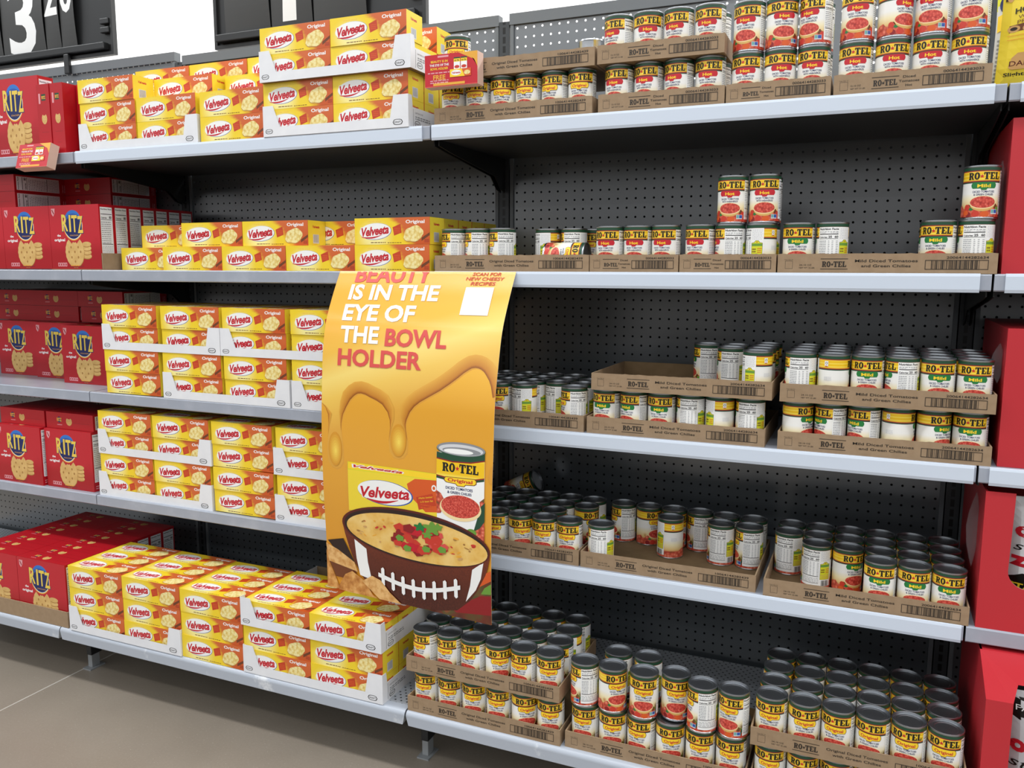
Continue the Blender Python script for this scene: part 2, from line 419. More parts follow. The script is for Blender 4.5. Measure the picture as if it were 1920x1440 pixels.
    def faces(s, fn, dz, du=None, dv=None):
        """map to 3D with fn(x,y,lift); du/dv split long polygons so they follow curved sheets"""
        out = []
        for pts, m, z in s.p:
            # wind every polygon the same way
            ar = sum(pts[i][0] * pts[(i + 1) % len(pts)][1] - pts[(i + 1) % len(pts)][0] * pts[i][1] for i in range(len(pts)))
            if ar < 0: pts = pts[::-1]
            L = [pts]
            for ax, st in ((0, du), (1, dv)):
                if st: L = [c for q in L for c in split(q, ax, st)]
            for q in L:
                out.append(([fn(x, y, z * dz) for x, y in q], m, [(x / s.W, y / s.H) for x, y in q]))
        return out
def split(q, ax, st):
    lo = min(p[ax] for p in q); hi = max(p[ax] for p in q)
    k0 = math.floor(lo / st + 1e-9); k1 = math.ceil(hi / st - 1e-9)
    if k1 - k0 <= 1: return [q]
    out = []
    def clip(poly, v, keep_less):
        r = []
        for i in range(len(poly)):
            a, b = poly[i], poly[(i + 1) % len(poly)]
            ia = (a[ax] <= v) == keep_less or a[ax] == v; ib = (b[ax] <= v) == keep_less or b[ax] == v
            if ia: r.append(a)
            if ia != ib and a[ax] != b[ax]:
                t = (v - a[ax]) / (b[ax] - a[ax]); r.append((a[0] + (b[0] - a[0]) * t, a[1] + (b[1] - a[1]) * t))
        return r
    rest = q
    for k in range(k0 + 1, k1):
        c = clip(rest, k * st, True)
        if len(c) >= 3: out.append(c)
        rest = clip(rest, k * st, False)
        if len(rest) < 3: break
    if len(rest) >= 3: out.append(rest)
    return out

# ------------------------------------------------------------------ levels of the fixture
H1, H2, H3, H4, H5 = 1.612, 1.2608, 0.8845, 0.5533, 0.1776
BAY = 1.219; PANEL_Y = 0.4468; BASE_Y = -0.162
SHELF = {1: 'top shelf', 2: 'second shelf', 3: 'third shelf', 4: 'fourth shelf', 5: 'bottom shelf'}
HZ = {1: H1, 2: H2, 3: H3, 4: H4, 5: H5}
BAYS = [(-2 * BAY, 'cracker'), (-BAY, 'cheese'), (0.0, 'tomato can'), (BAY, 'snack')]

# floor and far wall
f = mesh_from('floor', [([(-9, -8, 0), (9, -8, 0), (9, 7, 0), (-9, 7, 0)], 'polished_concrete', None)])
tag(obj('floor', f), None, None, kind='structure')
f = mesh_from('trim_1', boxf(-1.238, -1.233, -6, 6, 0.0, 0.0006, 'seam_filler'))
tag(obj('trim_1', f), None, None, kind='structure')
f = mesh_from('wall_back', boxf(-12, 9, 4.2, 4.35, 0, 6, 'wall_paint'))
tag(obj('wall_back', f), None, None, kind='structure')

def shelf_parts(x0, lvl, strip, bayname):
    z = HZ[lvl]; g = 0.0022; W = BAY - 2 * g
    o = empty('gondola_shelf', (x0 + g, 0, z))
    if lvl < 5:
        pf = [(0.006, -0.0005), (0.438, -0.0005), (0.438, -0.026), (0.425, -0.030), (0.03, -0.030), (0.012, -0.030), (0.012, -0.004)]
        fs = prism(pf, 'x', 0, W, 'underside_shade'); fs[0] = (fs[0][0], 'shelf_paint', None)  # unlit underside painted dark; the steel is grey like the top
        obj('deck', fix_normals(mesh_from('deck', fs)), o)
        lp = [(0.0, -0.003), (0.0015, -0.001), (0.004, 0.0), (0.012, 0.0), (0.012, -0.031), (0.003, -0.0335), (0.0, -0.031)]
        lip = obj('front_lip', fix_normals(mesh_from('front_lip', prism(lp, 'x', 0, W, 'shelf_paint'))), o)
        if strip:
            a, b = strip
            sp = [(-0.0032, 0.0), (-0.0005, 0.0008), (-0.0005, -0.036), (-0.0028, -0.036), (-0.0045, -0.030), (-0.0045, -0.005)]
            obj('ticket_strip', fix_normals(mesh_from('ticket_strip', prism(sp, 'x', a, W - b, 'strip_white'))), lip)
        br = [(0.03, -0.0305), (0.43, -0.0305), (0.43, -0.125), (0.40, -0.118), (0.36, -0.085), (0.10, -0.055), (0.03, -0.045)]
        for a in (0.003, W - 0.0055):
            obj('bracket', fix_normals(mesh_from('bracket', prism(br, 'x', a, a + 0.0025, 'post_black'))), o)
    else:
        d = mesh_from('deck', boxf(0, W, BASE_Y + 0.03, 0.43, -0.035, 0, 'underside_shade', 'base_deck'))  # shade under the base deck put into its dark colour
        obj('deck', d, o)
        zb = -0.041; n = 7; prof = []
        for i in range(n):
            a = PI / 2 * i / (n - 1); prof.append((BASE_Y + 0.012 - 0.012 * math.sin(a), -0.012 + 0.012 * math.cos(a)))
        prof += [(BASE_Y + 0.001, zb + 0.004), (BASE_Y + 0.006, zb), (BASE_Y + 0.03, zb), (BASE_Y + 0.03, 0)]
        fs = []; m = len(prof); ch = [0.0 if i < n - 1 else 0.0 for i in range(m)]
        cut = {n: 0.006, n + 1: 0.010, n + 2: 0.012}
        A = [(cut.get(i, 0.0), p[0], p[1]) for i, p in enumerate(prof)]; B = [(W - cut.get(i, 0.0), p[0], p[1]) for i, p in enumerate(prof)]
        for i in range(m):
            k = (i + 1) % m; fs.append(([A[i], A[k], B[k], B[i]], 'base_paint', None))
        fs.append((A[::-1], 'base_paint', None)); fs.append((B, 'base_paint', None))
        obj('front_lip', fix_normals(mesh_from('front_lip', fs)), o)
    what = {1: 'top', 2: 'second', 3: 'third', 4: 'fourth', 5: 'bottom'}[lvl]
    lab = {'cracker': 'far left bay under the red cracker boxes', 'cheese': 'bay of yellow cheese boxes', 'tomato can': 'bay of tomato cans', 'snack': 'bay at the right edge'}[bayname]
    tag(o, 'grey steel %s shelf of the %s' % (what, lab), 'shelf', 'grey gondola shelves')
for x0, bn in BAYS:
    for lvl in (1, 2, 3, 4, 5):
        st = None
        if bn == 'tomato can' and lvl < 5: st = (0.002 if lvl == 1 else 0.006, 0.020 if lvl < 3 else 0.004)
        if bn == 'snack' and lvl in (1, 2, 3): st = (0.018, 0.018)
        if bn == 'cheese' and lvl == 1: st = (0.01, 0.020)
        shelf_parts(x0, lvl, st, bn)

# perforated back panels (hole rows line up with z = 1.5885)
PTOP = H1 + 0.372
for x0, bn in BAYS:
    zb = 1.5885 - 0.0254 * 57
    o = empty('pegboard_panel', (x0, PANEL_Y, zb))
    top = PTOP - zb + (0.016 if bn == 'cracker' else 0.0)
    obj('perforated_sheet', mesh_from('perforated_sheet', [([(0.02, 0, 0), (BAY - 0.02, 0, 0), (BAY - 0.02, 0, top - 0.03), (0.02, 0, top - 0.03)], 'pegboard_steel', None)]), o)
    obj('top_rail', mesh_from('top_rail', boxf(0.0165, BAY - 0.0165, -0.008, 0.02, top - 0.03, top, 'flange_grey')), o)
    for a, b in ((0.0185, 0.0285), (BAY - 0.0285, BAY - 0.0185)):
        obj('edge_flange', mesh_from('edge_flange', boxf(a, b, -0.006, 0.004, 0, top - 0.03, 'flange_grey')), o)
    obj('shade_sheet', mesh_from('shade_sheet', boxf(0.0, BAY, 0.05, 0.053, 0.002 - zb, H1 + 0.02 - zb, 'shade_black')), o)  # added sheet: keeps peg holes dark, blocks light from behind
    tag(o, 'grey perforated steel back panel behind the %s' % {'cracker': 'red cracker boxes', 'cheese': 'yellow cheese boxes', 'tomato can': 'tomato cans', 'snack': 'red display cases at right'}[bn], 'back panel', 'perforated back panels')
for k, (x0, nm) in enumerate(((-BAY, 'crackers and cheese boxes'), (0.0, 'cheese boxes and tomato cans'), (BAY, 'tomato cans and red display cases'))):
    o = empty('upright_post', (x0, 0, 0))
    obj('post', mesh_from('post', boxf(-0.0155, 0.0155, 0.4395, 0.485, 0.02, PTOP - 0.02, 'slotted_steel')), o)
    leg = obj('base_leg', bevel_box('base_leg', -0.010, 0.010, -0.066, -0.026, 0.045, H5 - 0.042, 'post_black', 0.002), o)
    obj('base_beam', mesh_from('base_beam', boxf(-0.009, 0.009, -0.026, 0.435, 0.09, H5 - 0.0425, 'post_black')), o)
    obj('levelling_foot', bevel_box('levelling_foot', -0.009, 0.009, -0.064, -0.034, 0.004, 0.045, 'foot_grey', 0.002), leg)
    obj('foot_plate', mesh_from('foot_plate', boxf(-0.017, 0.017, -0.078, -0.022, 0.0, 0.004, 'foot_grey')), leg)
    tag(o, 'dark slotted upright post between %s' % nm, 'post', 'gondola uprights')

# ------------------------------------------------------------------ tomato cans
CR, CH = 0.0315, 0.101
CIRC = 2 * PI * CR * 1000
def can_art(kind):
    A = Art(CIRC, 101); h = CIRC / 2
    A.rect(-h, 4, h, 97, 'can_paper')
    A.rect(-h, 4.5, h, 20, 'tomato_pile')
    A.rect(-h, 91.0, h, 97, 'ink_darkgreen')
    A.rect(-h, 89.3, h, 91.0, 'ink_deepred')
    A.rect(-h, 71.6, h, 89.3, 'can_yellow')
    A.rect(-h, 88.2, h, 89.3, 'ink_gold'); A.rect(-h, 71.6, h, 72.8, 'ink_gold')
    A.rect(-h, 69.8, h, 71.6, 'ink_deepred'); A.rect(-h, 67.6, h, 69.8, 'ink_darkgreen')
    # bowl of diced tomatoes
    A.fan([(-36, 5), (-37, 16), (-31, 25), (-26, 28), (-20, 20), (20, 20), (26, 27), (33, 24), (36, 14), (35, 5)], 'tomato_pile')
    for a_, b_, c_, d_, m_ in ((-12, 10, 7, 6, 'ink_tomato'), (4, 9, 8, 6, 'ink_orange'), (-26, 9, 6, 5, 'ink_deepred'), (14, 22, 5, 4, 'ink_tomato'), (-20, 19, 4, 3, 'ink_green'), (30, 10, 5, 6, 'ink_tomato'), (-3, 19, 5, 3, 'ink_gold'), (24, 24, 4, 5, 'ink_brown')): A.ell(a_, b_, c_, d_, m_, 14)
    A.poly([(-23.5, 30)] + ell_pts(0, 30, 23.5, 15.5, 16, 0, PI, 2 * PI), 'ink_biscuit')
    A.ell(0, 31, 24, 12.2, 'ink_cream'); A.ell(0, 31.5, 22.6, 10.9, 'diced_tomato')
    if kind == 'original':
        for i in range(9):
            a = 0.3 + i * 0.28; A.poly([(29, 22), (30, 22), (29 + 13 * math.cos(a), 22 + 17 * math.sin(a))], 'ink_brown' if i % 2 else 'ink_leaf')
        A.poly([(24, 8), (30, 9), (37, 30), (35, 31)], 'ink_darkgreen')
        for i in range(7):
            a = 0.5 + i * 0.34; A.poly([(33, 26), (34.4, 26), (33.5 + 9 * math.cos(a), 26 + 14 * math.sin(a))], 'ink_maroon' if i % 2 else 'ink_brown')
            a = 0.8 + i * 0.26; A.poly([(-33, 24), (-31.6, 24), (-32 + 8 * math.cos(a), 24 + 12 * math.sin(a))], 'ink_tan')
    else:
        A.ell(-29, 22, 5, 6, 'ink_tomato'); A.ell(29, 18, 4.5, 6, 'ink_leaf' if kind == 'mild' else 'ink_tomato'); A.ell(-31, 12, 6, 5, 'ink_orange')
    A.rect(15, 9, 29, 18, 'ink_lightgrey'); A.rect(15.6, 11, 21, 17.4, 'ink_teal'); A.rect(21.6, 11, 28.4, 17.4, 'ink_blue')
    A.slab(0, 74.0, 13.4, 57, 'ink_black', 'ink_red')
    bm, bt = {'original': ('ink_yellow', 'ink_red'), 'hot': ('ink_red', 'ink_yellow'), 'mild': ('ink_green', 'ink_yellow')}[kind]
    def ban(g): return [(-22 - g, 61), (-19.5 - g, 57.2 - g), (-6, 57.2 - g), (-4, 54.2 - g), (4, 54.2 - g), (6, 57.2 - g), (19.5 + g, 57.2 - g), (22 + g, 61), (22 + g, 65), (19.5 + g, 68.6 + g), (-19.5 - g, 68.6 + g), (-22 - g, 65)]
    if kind == 'original': A.fan(ban(0.9), 'ink_brown')
    A.fan(ban(0), bm)
    A.text({'original': 'Original', 'hot': 'Hot', 'mild': 'Mild'}[kind], 0, 59.3, 6.2, bt, {'original': 33, 'hot': 20, 'mild': 23}[kind], bold=0.03)
    A.text('DICED TOMATOES', 0, 49.4, 4.0, 'ink_navy', 38, bold=0.012)
    A.text('WITH HABANEROS' if kind == 'hot' else '& GREEN CHILIES', 0, 44.2, 3.8, 'ink_navy', 34, bold=0.012)
    # nutrition panel
    A.rect(33, 9, 75, 90.5, 'ink_white')
    A.text('Nutrition Facts', 54, 84.6, 4.4, 'ink_black', 39.5, bold=0.035)
    A.greek(35, 80.4, 73, 83.4, 1, 'ink_grey', 0.4, 4); A.text('Serving size', 35, 78.0, 1.9, 'ink_black', 13, al='L'); A.text('1/2 cup (122g)', 73, 78.0, 1.9, 'ink_black', 15, al='R')
    A.rect(35, 75.4, 73, 77.0, 'ink_black')
    A.text('Calories', 35, 68.6, 3.1, 'ink_black', 17, bold=0.035, al='L'); A.text('25', 61, 68.6, 4.6, 'ink_black', 7, bold=0.035, al='R'); A.text('60', 73, 68.6, 4.6, 'ink_black', 7, bold=0.035, al='R')
    A.rect(35, 66.4, 73, 67.2, 'ink_black')
    A.greek(35, 33, 50, 65, 9, 'ink_grey', 0.42, 5); A.greek(54, 33, 57, 65, 9, 'ink_grey', 0.42, 6); A.greek(61, 33, 64, 65, 9, 'ink_grey', 0.42, 8); A.greek(69, 33, 73, 65, 9, 'ink_grey', 0.42, 7)
    A.rect(35, 30.4, 73, 31.7, 'ink_black'); A.greek(35, 17, 73, 29, 4, 'ink_grey', 0.3, 9)
    A.rect(35, 14.6, 73, 15.4, 'ink_black')
    # recipe panel
    A.rect(75, 9, h, 90.5, 'ink_white'); A.rect(-h, 9, -h + 2.5, 90.5, 'ink_white')
    A.greek(77, 67, 99, 89, 8, 'ink_lightgrey', 0.5, 12)
    A.fan([(76, 24), (99.6, 24), (99.6, 60), (94, 61), (91, 65), (85, 65), (82, 61), (76, 60)], 'ink_brown')
    A.fan([(76.6, 24.6), (99, 24.6), (99, 59.4), (93.6, 60.4), (90.6, 64.2), (85.4, 64.2), (82.4, 60.4), (76.6, 59.4)], 'ink_lime')
    A.star(88, 61.4, 2, 'ink_red'); A.rect(76.6, 53, 99, 58.6, 'ink_leaf'); A.greek(78, 40, 86, 50, 2, 'ink_brown', 0.6, 13); A.greek(89, 39, 98, 51, 3, 'ink_orange', 0.5, 14); A.greek(78, 27, 98, 37, 3, 'ink_tan', 0.4, 15)
    A.bars(79, 9.5, 97, 22, 'ink_black', 16, 16)
    # small marks in the band behind
    A.rect(-79, 75.5, -71.5, 86.6, 'ink_white'); A.ring(-75.2, 82.0, 2.6, 2.6, 0.9, 'ink_black', 12); A.rect(-78, 75.2, -72.5, 76.8, 'ink_red')
    A.greek(-79, 46, -64, 55, 4, 'ink_lightgrey', 0.4, 17)
    A.fan([(-62, 5), (-60, 20), (-52, 25), (-44, 27), (-38, 20), (-38, 5)], 'tomato_pile')
    return A
def can_root(kind):
    o = empty('tomato_can', (0, 0, 0))
    A = can_art(kind)
    def fn(x, y, l):
        a = x / (CR * 1000); r = CR + l
        return (r * math.sin(a), -r * math.cos(a), y / 1000)
    me = mesh_from('label_sleeve_%s' % kind, A.faces(fn, 0.000012, du=1.57), lambda v: Vector((v[0], v[1], 0)).normalized())
    obj('label_sleeve', me, o)
    if kind == 'original':
        R = CR + 0.0008
        b = lathe('can_body', [(0.0, 0.002), (0.026, 0.002), (0.0285, 0.0), (R - 0.0002, 0.0), (R, 0.0012), (R - 0.0002, 0.003), (CR - 0.0003, 0.0042), (CR - 0.0003, 0.0965), (R - 0.0004, 0.0975)], 'can_steel')
        l = lathe('lid', [(R - 0.0004, 0.0972), (R, 0.0985), (R - 0.0001, 0.1005), (R - 0.0012, 0.101), (R - 0.0024, 0.1004), (R - 0.0028, 0.0968), (0.0265, 0.0966), (0.0255, 0.0973), (0.0215, 0.0973), (0.0205, 0.0968), (0.0, 0.0968)], 'can_lid_steel')
        can_root.parts = (b, l)
    b, l = can_root.parts
    obj('can_body', b, o); obj('lid', l, o)
    return o
CAN = {k: can_root(k) for k in ('original', 'hot', 'mild')}
CAN_USED = set()
COLNAME = {'original': 'yellow-banner', 'hot': 'red-banner', 'mild': 'green-banner'}
def put_can(kind, x, y, z, seen, label, group, lying=None):
    src = CAN[kind]
    if kind in CAN_USED: o = copy_tree(src)
    else: o = src; CAN_USED.add(kind)
    o.location = (x, y, z)
    ph = seen - math.degrees(math.atan2(CAMX - x, y - CAMY))
    o.rotation_euler = (0, 0, -math.radians(ph))
    if lying: o.rotation_euler = lying
    tag(o, label, 'can', group)
    return o

# cardboard can trays
TRAY = {}
def tray_mesh(kind, W, D):
    key = (kind, round(W, 3))
    h = 0.039; t = 0.003
    A = Art(W * 1000, 39); w_ = W * 1000
    A.rect(0, 0, w_, 39, 'kraft_board')
    wide = w_ > 350
    inkm = 'ink_carton_black'
    A.frame(0.03 * w_ + 3, 9, 0.03 * w_ + 18, 25, 0.6, inkm); A.text('Case Qty %s' % ('12' if kind == 'hot' else '24'), 0.03 * w_ + 10, 26.5, 2.2, inkm, 17)
    if wide or w_ > 240:
        xq = 0.095 * w_ + 5
        A.text('12-10 OZ' if kind == 'hot' else '24-10 OZ', xq, 15, 3.4, inkm, 19 if not wide else 24, bold=0.01, al='L')
        A.text('NET WT 7.5 LBS' if kind == 'hot' else 'NET WT 15 LBS', xq, 9.5, 3.0, inkm, 30 if wide else 27, bold=0.01, al='L')
    if kind == 'hot': cx, lw = (0.34 * w_ if w_ > 240 else 0.245 * w_), 0.155 * w_
    else: cx, lw = 0.275 * w_, 0.115 * w_
    A.slab(cx, 12.5, 11.5 if w_ > 240 else 8.5, lw, inkm, inkm)
    A.rect(cx - lw / 2 - 3, 28.5, cx + lw / 2 + 3, 29.7, inkm); A.rect(cx - lw / 2 - 3, 8.0, cx + lw / 2 + 3, 9.2, inkm)
    if kind == 'hot':
        tx = cx + lw / 2 + 0.075 * w_
        for i, s in enumerate(('Diced', 'Tomatoes', 'Hot')): A.text(s, tx, 25 - i * 8, 4.6 if w_ > 240 else 4.0, inkm, (22, 36, 12)[i] * (1.0 if w_ > 240 else .78), bold=0.012)
        b0, b1, num = tx + 0.085 * w_, 0.95 * w_, '00064144283033'
    else:
        a, b = ('Original Diced Tomatoes', 'with Green Chilies') if kind == 'original' else ('Mild Diced Tomatoes', 'and Green Chilies')
        A.text(a, 0.515 * w_, 22.5, 5.6, inkm, 0.285 * w_, bold=0.012); A.text(b, 0.515 * w_, 12.5, 5.6, inkm, 0.225 * w_, bold=0.012)
        b0, b1, num = 0.69 * w_, 0.962 * w_, ('10064144282439' if kind == 'original' else '20064144282634')
    A.frame(b0, 8, b1, 26.5, 1.1, inkm); A.bars(b0 + 0.1 * (b1 - b0), 9.1, b1 - 0.12 * (b1 - b0), 25.4, inkm, 34, 5)
    A.text(num, b1, 29, 5.0, inkm, (b1 - b0) * 0.66, bold=0.01, al='R')
    fr = A.faces(lambda x, y, l: (x / 1000, -l, y / 1000), 0.00004)
    # torn, slightly uneven upper edge
    fr += boxf(0, W, 0.0002, t, 0, h, 'kraft_board', skip='')
    r = random.Random(int(w_)); n = 40
    L = [(i * W / n, h + (0.0 if i in (0, n) else r.uniform(-0.0002, 0.0014))) for i in range(n + 1)]
    for i in range(n):
        (a, za), (b, zb2) = L[i], L[i + 1]
        fr.append(([(a, 0.0001, h - 0.001), (b, 0.0001, h - 0.001), (b, 0.0001, zb2), (a, 0.0001, za)], 'kraft_board', None))
    front = mesh_from('front_panel', fr)
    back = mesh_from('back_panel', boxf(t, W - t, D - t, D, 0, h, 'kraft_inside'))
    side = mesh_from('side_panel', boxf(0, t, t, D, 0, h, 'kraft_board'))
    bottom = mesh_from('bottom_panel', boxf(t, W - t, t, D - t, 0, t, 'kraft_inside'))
    return front, back, side, bottom
def put_tray(kind, x, y, z, W, D, label, group):
    key = (kind, round(W, 3), round(D, 3))
    if key not in TRAY: TRAY[key] = tray_mesh(kind, W, D)
    f_, b_, s_, t_ = TRAY[key]
    o = empty('can_tray', (x, y, z))
    obj('front_panel', f_, o); obj('back_panel', b_, o); obj('side_panel', s_, o); obj('side_panel', s_, o, (W - 0.003, 0, 0)); obj('bottom_panel', t_, o)
    tag(o, label, 'cardboard tray', group); return o
ORD = ['leftmost', 'second', 'third', 'fourth', 'fifth', 'rightmost']
def ordn(c, n): return 'rightmost' if c == n - 1 else ORD[c]
ROWN = ['front row', 'second row', 'third row', 'back row']
def turned(s):
    s = (s + 180) % 360 - 180
    if 62 <= s <= 138: return 'nutrition panel out'
    if s > 138 or s < -75: return 'recipe panel out'
    return None
def can_label(kind, seen, c, n, row, place):
    t = turned(seen)
    return '%s tomato can%s, %s in %s, %s' % (COLNAME[kind], ', ' + t if t else '', ordn(c, n), row, place)
RT = random.Random(5)
def fill(kind, x, y, z, W, n, rows, place, group, dy=None, y0=None, rowname=None, skew=0.0):
    """rows: strings of tokens (label angle seen from the aisle, x = any, - = gap), front row first"""
    p = (W - 0.008) / n
    for r, s in enumerate(rows):
        for c, tk in enumerate(s.split()):
            if tk == '-': continue
            if tk == 'x': sn = RT.choice((95, 110, 150, 20, 250, 300))
            else: sn = float(tk)
            X = x + 0.004 + p * (c + 0.5) + RT.uniform(-0.0003, 0.0003)
            Y = (y + 0.004 + 0.0335 if y0 is None else y0) + r * 0.0662 + RT.uniform(-0.0003, 0.0003)
            put_can(kind, X, Y, z, sn, can_label(kind, sn, c, n, (rowname or ROWN)[r], place), group)
TD4, TD3 = 0.275, 0.209
T_ = 0.0031; UP = T_ + CH + 0.0004
G = {i: 'tomato cans on the %s' % SHELF[i] for i in SHELF}
GT = {i: 'cardboard can trays on the %s' % SHELF[i] for i in SHELF}

# --- top shelf
fy = 0.004
put_tray('original', 0.0085, fy, H1, 0.400, TD4, 'brown tray of yellow-banner cans, lower one, left end of top shelf', GT[1])
fill('original', 0.0085, fy, H1 + T_, 0.400, 6, ['20 22 9 24 32 14'], 'lower left tray, top shelf', G[1])
put_tray('original', 0.013, fy, H1 + UP, 0.400, TD4, 'brown nearly empty tray, upper one, left end of top shelf', GT[1])
put_can('original', 0.0497, fy + 0.045, H1 + UP + T_, 8, 'yellow-banner tomato can standing behind the red coupon pad, top shelf', G[1])
put_tray('hot', 0.4225, fy, H1, 0.277, TD3, 'brown four-wide tray of red-banner cans, lower of two, top shelf', GT[1])
fill('hot', 0.4225, fy, H1 + T_, 0.277, 4, ['26 24 30 12', '- - - 20'], 'lower red-banner tray, top shelf', G[1])
put_tray('hot', 0.4195, fy - 0.002, H1 + UP, 0.277, TD3, 'brown four-wide tray of red-banner cans, stacked on another, top shelf', GT[1])
fill('hot', 0.4195, fy - 0.002, H1 + UP + T_, 0.277, 4, ['38 4 22 16', '- - - 30'], 'upper red-banner tray, top shelf', G[1])
put_tray('hot', 0.7025, fy, H1, 0.206, TD4, 'brown narrow three-wide tray of red-banner cans, top shelf', GT[1])
fill('hot', 0.7025, fy, H1 + T_, 0.206, 3, ['10 -6 6', '- - 12'], 'three-wide tray, top shelf', G[1])
fill('hot', 0.7025, fy, H1 + T_ + CH + .0004, 0.206, 3, ['18 -8 30', '- - 60'], 'on the three-wide tray cans, top shelf', G[1], rowname=['upper front row', 'upper second row'])
put_tray('hot', 0.9137, fy, H1, 0.277, TD3, 'brown tray of red-banner cans beside yellow pretzel bag, top shelf', GT[1])
fill('hot', 0.9137, fy, H1 + T_, 0.277, 4, ['2 -6 0 -2'], 'tray beside pretzel bag, top shelf', G[1])
fill('hot', 0.9137, fy, H1 + T_ + CH + .0004, 0.277, 4, ['4 -40 10 5'], 'stacked on cans beside pretzel bag, top shelf', G[1], rowname=['upper row'])
# bare tin, no label, bottom end up
o = empty('unlabelled_can', (0.3655, 0.125, H1 + UP + T_))
obj('can_body', lathe('bare_body', [(0.0, 0.001), (0.030, 0.001), (0.031, 0.003), (0.0305, 0.006), (0.0305, 0.074), (0.031, 0.077), (0.0305, 0.080), (0.029, 0.0795), (0.028, 0.076), (0.0, 0.0765)], 'can_steel'), o)
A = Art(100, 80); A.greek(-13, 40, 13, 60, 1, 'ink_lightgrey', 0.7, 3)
obj('pale_bars', mesh_from('pale_bars', A.faces(lambda x, y, l: (0.0308 * math.sin(x / 30.6 + 0.35), -0.0308 * math.cos(x / 30.6 + 0.35), y / 1000), 0.0001, du=3)), o)  # row of pale bars round the tin wall
tag(o, 'bare silver tin standing in the nearly empty upper left tray, top shelf', 'can')

# --- second shelf
fy = 0.0015
put_tray('original', 0.0075, fy, H2, 0.400, TD4, 'brown yellow-banner can tray at left, second shelf', GT[2])
fill('original', 0.0075, fy, H2 + T_, 0.400, 6, ['80 92 82 - - -'], 'left tray, second shelf', G[2])
put_can('original', 0.277 - 0.01, fy + 0.108, H2 + T_, 176, 'yellow-banner tomato can, recipe panel out, behind the lying can, second shelf', G[2])
put_can('original', 0.3345, fy + 0.106, H2 + T_, 110, 'yellow-banner tomato can, nutrition panel out, behind the lying can, second shelf', G[2])
put_can('original', 0.388 - 0.018, fy + 0.235, H2 + T_, 20, 'yellow-banner tomato can at the back right of left tray, second shelf', G[2])
put_can('original', 0.3665, fy + 0.169, H2 + T_, 34, 'yellow-banner tomato can beside red-banner cans, third row, second shelf', G[2])
put_can('original', 0.290, fy + 0.0385, H2 + T_ + 0.0336, 0, 'yellow-banner tomato can lying on its side in left tray, second shelf', G[2], lying=(0, math.radians(90), 0))
put_tray('hot', 0.4096, fy, H2, 0.2035, TD4, 'brown three-wide red-banner tray, left of the pair, second shelf', GT[2])
fill('hot', 0.4096, fy, H2 + T_, 0.2035, 3, ['22 18 20'], 'left red-banner tray, second shelf', G[2])
put_tray('hot', 0.6156, fy, H2, 0.2035, TD4, 'brown three-wide red-banner tray under the stacked cans, second shelf', GT[2])
fill('hot', 0.6156, fy, H2 + T_, 0.2035, 3, ['26 82 176', '- - 110'], 'right red-banner tray, second shelf', G[2])
p = (0.2035 - .008) / 3
for c, s, nm in ((1, 12, 'left one of the tall pair'), (2, 2, 'right one of the tall pair')):
    put_can('hot', 0.6156 + .004 + p * (c + .5) + .002 * c, fy + .037, H2 + T_ + CH + .0003, s, 'red-banner tomato can on other cans, %s, second shelf' % nm, G[2])
put_can('hot', 0.6156 + .004 + p * 2.5, fy + .1035, H2 + T_ + CH + .0003, 30, 'red-banner tomato can stacked behind the tall pair, second shelf', G[2])
put_tray('mild', 0.8222, fy, H2, 0.4025, TD4, 'brown half-empty tray of green-banner cans, right end of second shelf', GT[2])
fill('mild', 0.8222, fy, H2 + T_, 0.4025, 6, ['4 112 - - 8 104', '- - - - 40 -'], 'right tray, second shelf', G[2])
put_can('mild', 0.8222 + .004 + (.3945 / 6) * 5.5 + .003, fy + .037, H2 + T_ + CH + .0003, -8, 'green-banner tomato can stacked alone at the right end, second shelf', G[2])

# --- third shelf
fy = 0.012
put_tray('original', -0.003, fy, H3, 0.400, TD4, 'brown yellow-banner can tray beside the hanging poster, third shelf', GT[3])
fill('original', -0.003, fy, H3 + T_, 0.400, 6, ['- - 22 150 - 78', '- - x x 150 x', '- x x 120 10 x', '- x x x 110 -'], 'tray by the poster, third shelf', G[3])
put_tray('mild', 0.4048, fy, H3, 0.406, TD4, 'brown tray of green-banner cans, lower middle, third shelf', GT[3])
fill('mild', 0.4048, fy, H3 + T_, 0.406, 6, ['25 38 14 108 205 112'], 'lower middle tray, third shelf', G[3])
put_tray('mild', 0.4165, fy - 0.006, H3 + UP, 0.406, TD4, 'brown half-empty tray, upper middle, third shelf', GT[3])
fill('mild', 0.4165, fy - 0.006, H3 + UP + T_, 0.406, 6, ['- - - - - 190', '- - - - 105 x', '- - - 92 x x', '- - - - - x'], 'upper middle tray, third shelf', G[3])
put_tray('mild', 0.8378, fy - 0.004, H3, 0.404, TD4, 'brown tray of green-banner cans, lower right, third shelf', GT[3])
fill('mild', 0.8378, fy - 0.004, H3 + T_, 0.404, 6, ['-52 52 38 -100 -42 0'], 'lower right tray, third shelf', G[3])
put_tray('mild', 0.8385, fy - 0.008, H3 + UP, 0.404, TD4, 'brown tray of green-banner cans, upper right, third shelf', GT[3])
fill('mild', 0.8385, fy - 0.008, H3 + UP + T_, 0.404, 6, ['104 -110 0 74 -8 -2', 'x x x x x x', 'x x x x x x', 'x x x x x x'], 'upper right tray, third shelf', G[3])

